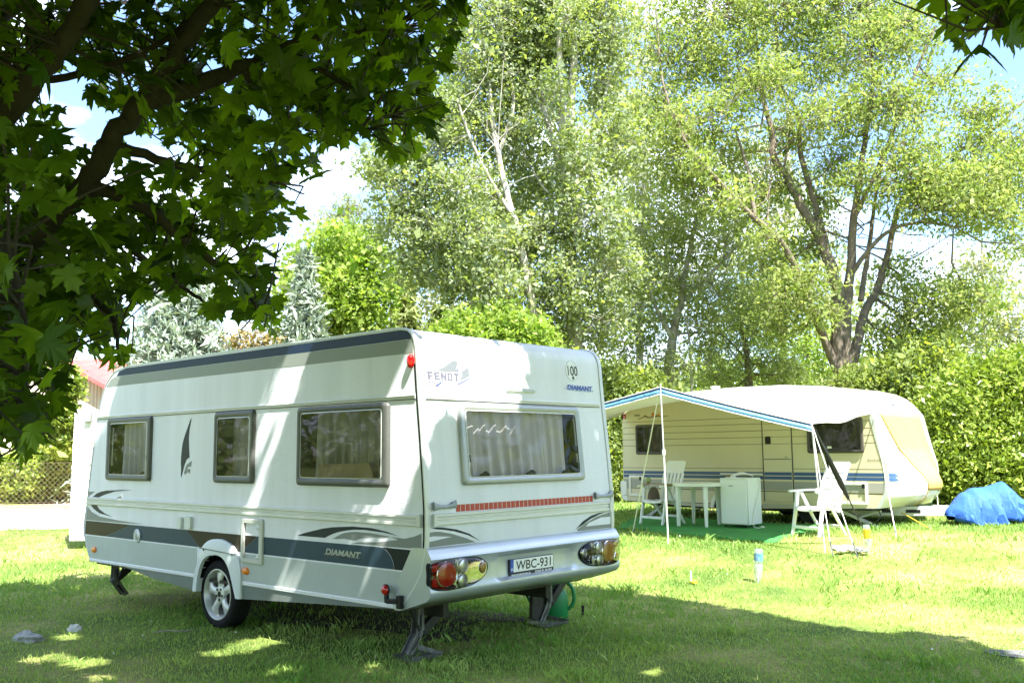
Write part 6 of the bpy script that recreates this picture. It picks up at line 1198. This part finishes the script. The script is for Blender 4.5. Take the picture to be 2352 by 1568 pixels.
VIS = [(-620, -60), (1130, -60), (1120, 0), (1095, 60), (1078, 110), (1035, 180), (1018, 270), (985, 330), (955, 400), (925, 412), (880, 395), (862, 330), (820, 325), (790, 350), (742, 400), (716, 440), (706, 500), (685, 480), (655, 530), (665, 560), (640, 620), (650, 720), (655, 800), (600, 798), (560, 768), (500, 742), (440, 785), (420, 755), (440, 730), (395, 712), (340, 692), (300, 720), (285, 760), (310, 800), (302, 880), (268, 856), (240, 858), (222, 830), (176, 850), (150, 900), (160, 1000), (130, 1050), (95, 1072), (60, 1088), (40, 1030), (12, 1110), (-300, 1060), (-620, 800)]
GAPS = [[(80, 185), (205, 185), (222, 245), (252, 290), (235, 312), (180, 300), (140, 262), (70, 240)], [(165, 290), (258, 300), (240, 340), (200, 352)], [(288, 318), (330, 362), (400, 345), (435, 372), (350, 398), (275, 385)], [(440, 170), (470, 165), (465, 190), (440, 195)], [(560, 290), (600, 270), (590, 320)], [(395, 690), (470, 650), (520, 668), (480, 725), (420, 705)]]
TR = [(1968, -60), (2025, 22), (2055, 45), (2130, 58), (2122, 85), (2188, 92), (2212, 168), (2240, 152), (2288, 190), (2330, 150), (2352, 165), (2500, 170), (2500, -60)]
SX, SY = SUN[0], SUN[1]
def shadow(P): return np.stack([P[:, 0] - P[:, 2] * SX, P[:, 1] - P[:, 2] * SY], 1)
def onwall(X, Z, Y=0.): q = cv.matrix_world @ Vector((X, Y, Z)); return (q[0] - q[2] * SX, q[1] - q[2] * SY)
# gaps in the crown that let the sun through on to the caravan and the grass
HOLES = [(*onwall(2.86, 2.42, .45), .36), (*onwall(2.85, 2.30, .12), .20), (*onwall(2.86, 2.35, .85), .30), (*onwall(2.84, 2.50, 1.15), .16), (*onwall(2.70, 2.25), .12), (*onwall(2.62, 1.85), .09), (*onwall(2.75, 1.55), .13), (*onwall(1.22, 2.42), .16), (*onwall(.95, 2.25), .09), (*onwall(.62, 1.15), .05), (*onwall(-2.40, 2.3), .12), (*onwall(1.45, 1.25), .045), (*onwall(2.35, 1.12), .05)]
for x, y, r in ((110, 1511, .15), (199, 1522, .16), (227, 1555, .10), (514, 1496, .17), (589, 1475, .20), (149, 1461, .12), (650, 1540, .09), (860, 1530, .08), (1500, 1540, .07)):
    g = gnd(x, y); HOLES.append((g[0], g[1], r))
def openhole(P, pad=.09):
    S_ = shadow(P); k = np.ones(len(P), bool)
    for x, y, r in HOLES: k &= (S_[:, 0] - x) ** 2 + (S_[:, 1] - y) ** 2 > (r + pad) ** 2
    return k
bough = lambda L: [pt(*p) for p in L]
LIMB = [([MBASE, MBASE + [.1, .0, .8], np.array([-4.2, 4.85, 1.5])], .26, .22), ([np.array([-4.2, 4.85, 1.5]), np.array([-3.2, 4.75, 2.15])] + bough([(60, 560, 4.7), (195, 420, 4.6), (265, 315, 4.6), (330, 232, 4.6), (410, 120, 4.6), (480, 10, 4.6)]) + [np.array([-1.0, 4.5, 4.6]), np.array([.2, 4.2, 5.6]), np.array([1.4, 4.0, 6.8])], .064, .032),
        ([np.array([-4.2, 4.85, 1.5]), np.array([-3.3, 4.4, 2.2])] + bough([(0, 270, 4.15), (100, 150, 4.1), (190, 30, 4.1)]) + [np.array([-1.5, 3.9, 4.3]), np.array([-.4, 3.2, 5.6]), np.array([.6, 2.6, 6.8])], .062, .03),
        ([np.array([-4.2, 4.85, 1.5]), np.array([-4.4, 5.4, 3.2]), np.array([-4.0, 6.2, 5.2]), np.array([-3.4, 7.0, 7.2])], .17, .05), ([np.array([-4.2, 4.85, 1.5]), np.array([-4.6, 4.2, 3.2]), np.array([-4.4, 3.2, 5.2]), np.array([-3.6, 2.2, 7.0])], .15, .05),
        ([np.array([-4.4, 5.4, 3.2]), np.array([-2.6, 6.2, 5.4]), np.array([-.6, 6.8, 7.2]), np.array([1.2, 6.8, 8.3])], .10, .04), ([np.array([-1.0, 4.5, 4.6]), np.array([.6, 3.6, 4.9]), np.array([1.9, 2.9, 4.6]), np.array([2.1, 2.9, 3.6])] + bough([(2330, -10, 3.0), (2300, 70, 2.95)]), .05, .012),
        (bough([(330, 232, 4.6), (470, 190, 4.7), (560, 150, 4.8), (650, 110, 4.9), (760, 80, 5.0), (900, 70, 5.2)]), .05, .012), (bough([(195, 420, 4.6), (330, 480, 4.6), (430, 560, 4.7), (540, 640, 4.8), (600, 720, 4.8)]), .035, .008), (bough([(250, 330, 4.6), (380, 370, 4.7), (500, 400, 4.9), (640, 420, 5.0)]), .03, .008),
        (bough([(560, 150, 4.8), (600, 240, 4.8), (700, 290, 4.9), (830, 300, 5.0)]), .022, .007), (bough([(0, 180, 4.6), (150, 178, 4.6), (330, 120, 4.7), (450, 40, 4.7)]), .022, .012), (bough([(60, 560, 4.7), (100, 700, 4.2), (130, 850, 4.0)]), .03, .008), (bough([(-60, 420, 4.0), (20, 600, 3.7), (60, 800, 3.6), (50, 960, 3.5)]), .03, .008), (bough([(120, 620, 4.6), (250, 720, 4.4), (270, 800, 4.3)]), .022, .007),
        (bough([(195, 420, 4.6), (290, 560, 4.9), (420, 660, 5.2), (480, 700, 5.2)]), .022, .007), (bough([(650, 110, 4.9), (800, 200, 5.0), (900, 270, 5.1)]), .02, .006)]
tb = MB(); nodes = []
for L, r0, r1 in LIMB:
    P = crom(L, 6); n = len(P); P = [p + rng.normal(0, r0 * .12, 3) * (0 < i < n - 1) for i, p in enumerate(P)]
    tb.tube([tuple(p - MBASE) for p in P], [r0 + (r1 - r0) * i / (n - 1) for i in range(n)], 10); nodes += P
nodes = np.array(nodes)
# twigs and leaves of the boughs in view
tw = tb; LP, LU, LN = [], [], []
def in_any(xy, polys): return np.any([inpoly(xy[:, 0], xy[:, 1], P) for P in polys], axis=0)
def cluster(c, nl, spread, ok):
    j = int(np.argmin(np.linalg.norm(nodes - c, axis=1))); a = nodes[j]; dr_ = c - a; L = np.linalg.norm(dr_)
    if L > 1.3: a = c - dr_ / L * .9; dr_ = c - a; L = .9
    tws = proj(np.array([a + dr_ * q for q in (0, .2, .4, .6, .8, 1.)])); inf = (tws[:, 0] > -20) & (tws[:, 0] < 2370) & (tws[:, 1] > -20)
    if L > .12 and ok(tws[inf][:, :2] if inf.any() else np.array([c * 0 + proj(c)])[:, :2]).all():
        md_ = a + dr_ * .5 + rng.normal(0, .05, 3) + np.array([0, 0, .05]); tw.tube([tuple(a - MBASE), tuple(md_ - MBASE), tuple(c - MBASE)], [.008 if L > .5 else .005, .005, .003], 4, cap=False)
    od = dr_ / max(L, 1e-6)
    P = c + rng.normal(0, spread, (nl, 3)); U = unit(unit(P - c) * .8 + od * .6 + np.array([0, 0, -.75]) + rng.normal(0, .3, (nl, 3))); Nn = unit(np.array([0, 0, 1.0]) + rng.normal(0, .55, (nl, 3)) + od * .3)
    sp = proj(P + U * .07); k = ok(sp[:, :2]) & openhole(P)
    sp2 = proj(P + U * .14); k &= ok(sp2[:, :2])
    LP.append(P[k]); LU.append(U[k]); LN.append(Nn[k])
BR = [[(60, 560), (195, 420), (330, 232), (410, 120), (480, 10)], [(0, 270), (100, 150), (190, 30)]]
def segdist(x, y):
    b = 1e9
    for L in BR:
        for (x0, y0), (x1, y1) in zip(L, L[1:]):
            t = max(0, min(1, ((x - x0) * (x1 - x0) + (y - y0) * (y1 - y0)) / ((x1 - x0) ** 2 + (y1 - y0) ** 2))); b = min(b, math.hypot(x - x0 - t * (x1 - x0), y - y0 - t * (y1 - y0)))
    return b
okv = lambda xy: inpoly(xy[:, 0], xy[:, 1], VIS) & ~in_any(xy, GAPS)
cnt = 0
while cnt < 900:
    x, y = rng.uniform(-480, 1120), rng.uniform(-60, 1100)
    if not okv(np.array([[x, y]]))[0]: continue
    near = 4.9 - 1.2 * max(0, min(1, (y - 500) / 400)) * (x < 330) - .6 * (x < 150)
    d = max(3.1, rng.normal(near + .6, .85))
    if segdist(x, y) < 62: d = max(d, rng.uniform(5.0, 6.4))
    cluster(pt(x, y, d), 6, .13, okv); cnt += 1
    if cnt % 40 == 0: nodes = np.concatenate([nodes, [pt(x, y, d)]])
okt = lambda xy: inpoly(xy[:, 0], xy[:, 1], TR)
cnt = 0
while cnt < 26:
    x, y = rng.uniform(1990, 2420), rng.uniform(-50, 165)
    if not okt(np.array([[x, y]]))[0]: continue
    cluster(pt(x, y, rng.uniform(2.75, 3.4)), 5, .08, okt); cnt += 1
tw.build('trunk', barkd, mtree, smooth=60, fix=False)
LP, LU, LN = map(np.concatenate, (LP, LU, LN)); S_ = rng.uniform(.075, .145, len(LP))
V1, F1, m1 = maple_leaves(LP - MBASE, LU, LN, S_, OUT); v1 = np.repeat(rng.random(len(LP)), m1)
# the rest of the crown above and behind the camera
SH = [gnd(x, y)[:2] for x, y in ((-40, 1348), (60, 1335), (110, 1352), (160, 1312), (300, 1300))] + [(-5.0, 13.4), (-3.2, 13.6), (-1.0, 13.0), (.5, 12.2)] + [gnd(x, y)[:2] for x, y in ((1310, 1342), (1431, 1357), (1717, 1402), (1822, 1423), (2057, 1459), (2104, 1447), (2214, 1469), (2312, 1507), (2352, 1524))] + [(4.2, 5.8), (4.0, 2.5), (1.0, 1.5), (-4, 1.5), (-9, 4.5), (-8.5, 10.8)]
SHp = [(float(a), float(b)) for a, b in SH]
nC = 12500; C_ = np.stack([rng.uniform(-9, 5, nC * 4), rng.uniform(1.5, 13, nC * 4)], 1); C_ = C_[inpoly(C_[:, 0], C_[:, 1], SHp)][:nC]; h = np.maximum(3.4, (1.80 + .52 * C_[:, 1]) / (1 + .52 * .56)) + .1 + 3.0 * rng.random(len(C_)) ** 1.3
CC = np.stack([C_[:, 0] + h * SX, C_[:, 1] + h * SY, h], 1)
P = (CC[:, None] + rng.normal(0, 1, (len(CC), 7, 3)) * np.array([.22, .22, .12])).reshape(-1, 3)
pr = proj(P); vis = (pr[:, 2] > .05) & (pr[:, 0] > -90) & (pr[:, 0] < 2440) & (pr[:, 1] > -110)
k = ~vis & (np.linalg.norm(P - CO, axis=1) > 1.6) & openhole(P) & inpoly(*shadow(P).T, SHp); P = P[k]
n = len(P); U = unit(rng.normal(0, 1, (n, 3)) + np.array([0, 0, -.5])); Nn = unit(np.array([0, 0, 1.1]) + rng.normal(0, .5, (n, 3)))
V2_, F2, m2 = maple_leaves(P - MBASE, U, Nn, rng.uniform(.13, .19, n), OUTL); v2 = np.repeat(rng.random(n), m2)
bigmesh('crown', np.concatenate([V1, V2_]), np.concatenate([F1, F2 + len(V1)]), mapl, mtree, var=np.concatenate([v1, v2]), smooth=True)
print('leaves', len(LP), n, 'grass', nb)
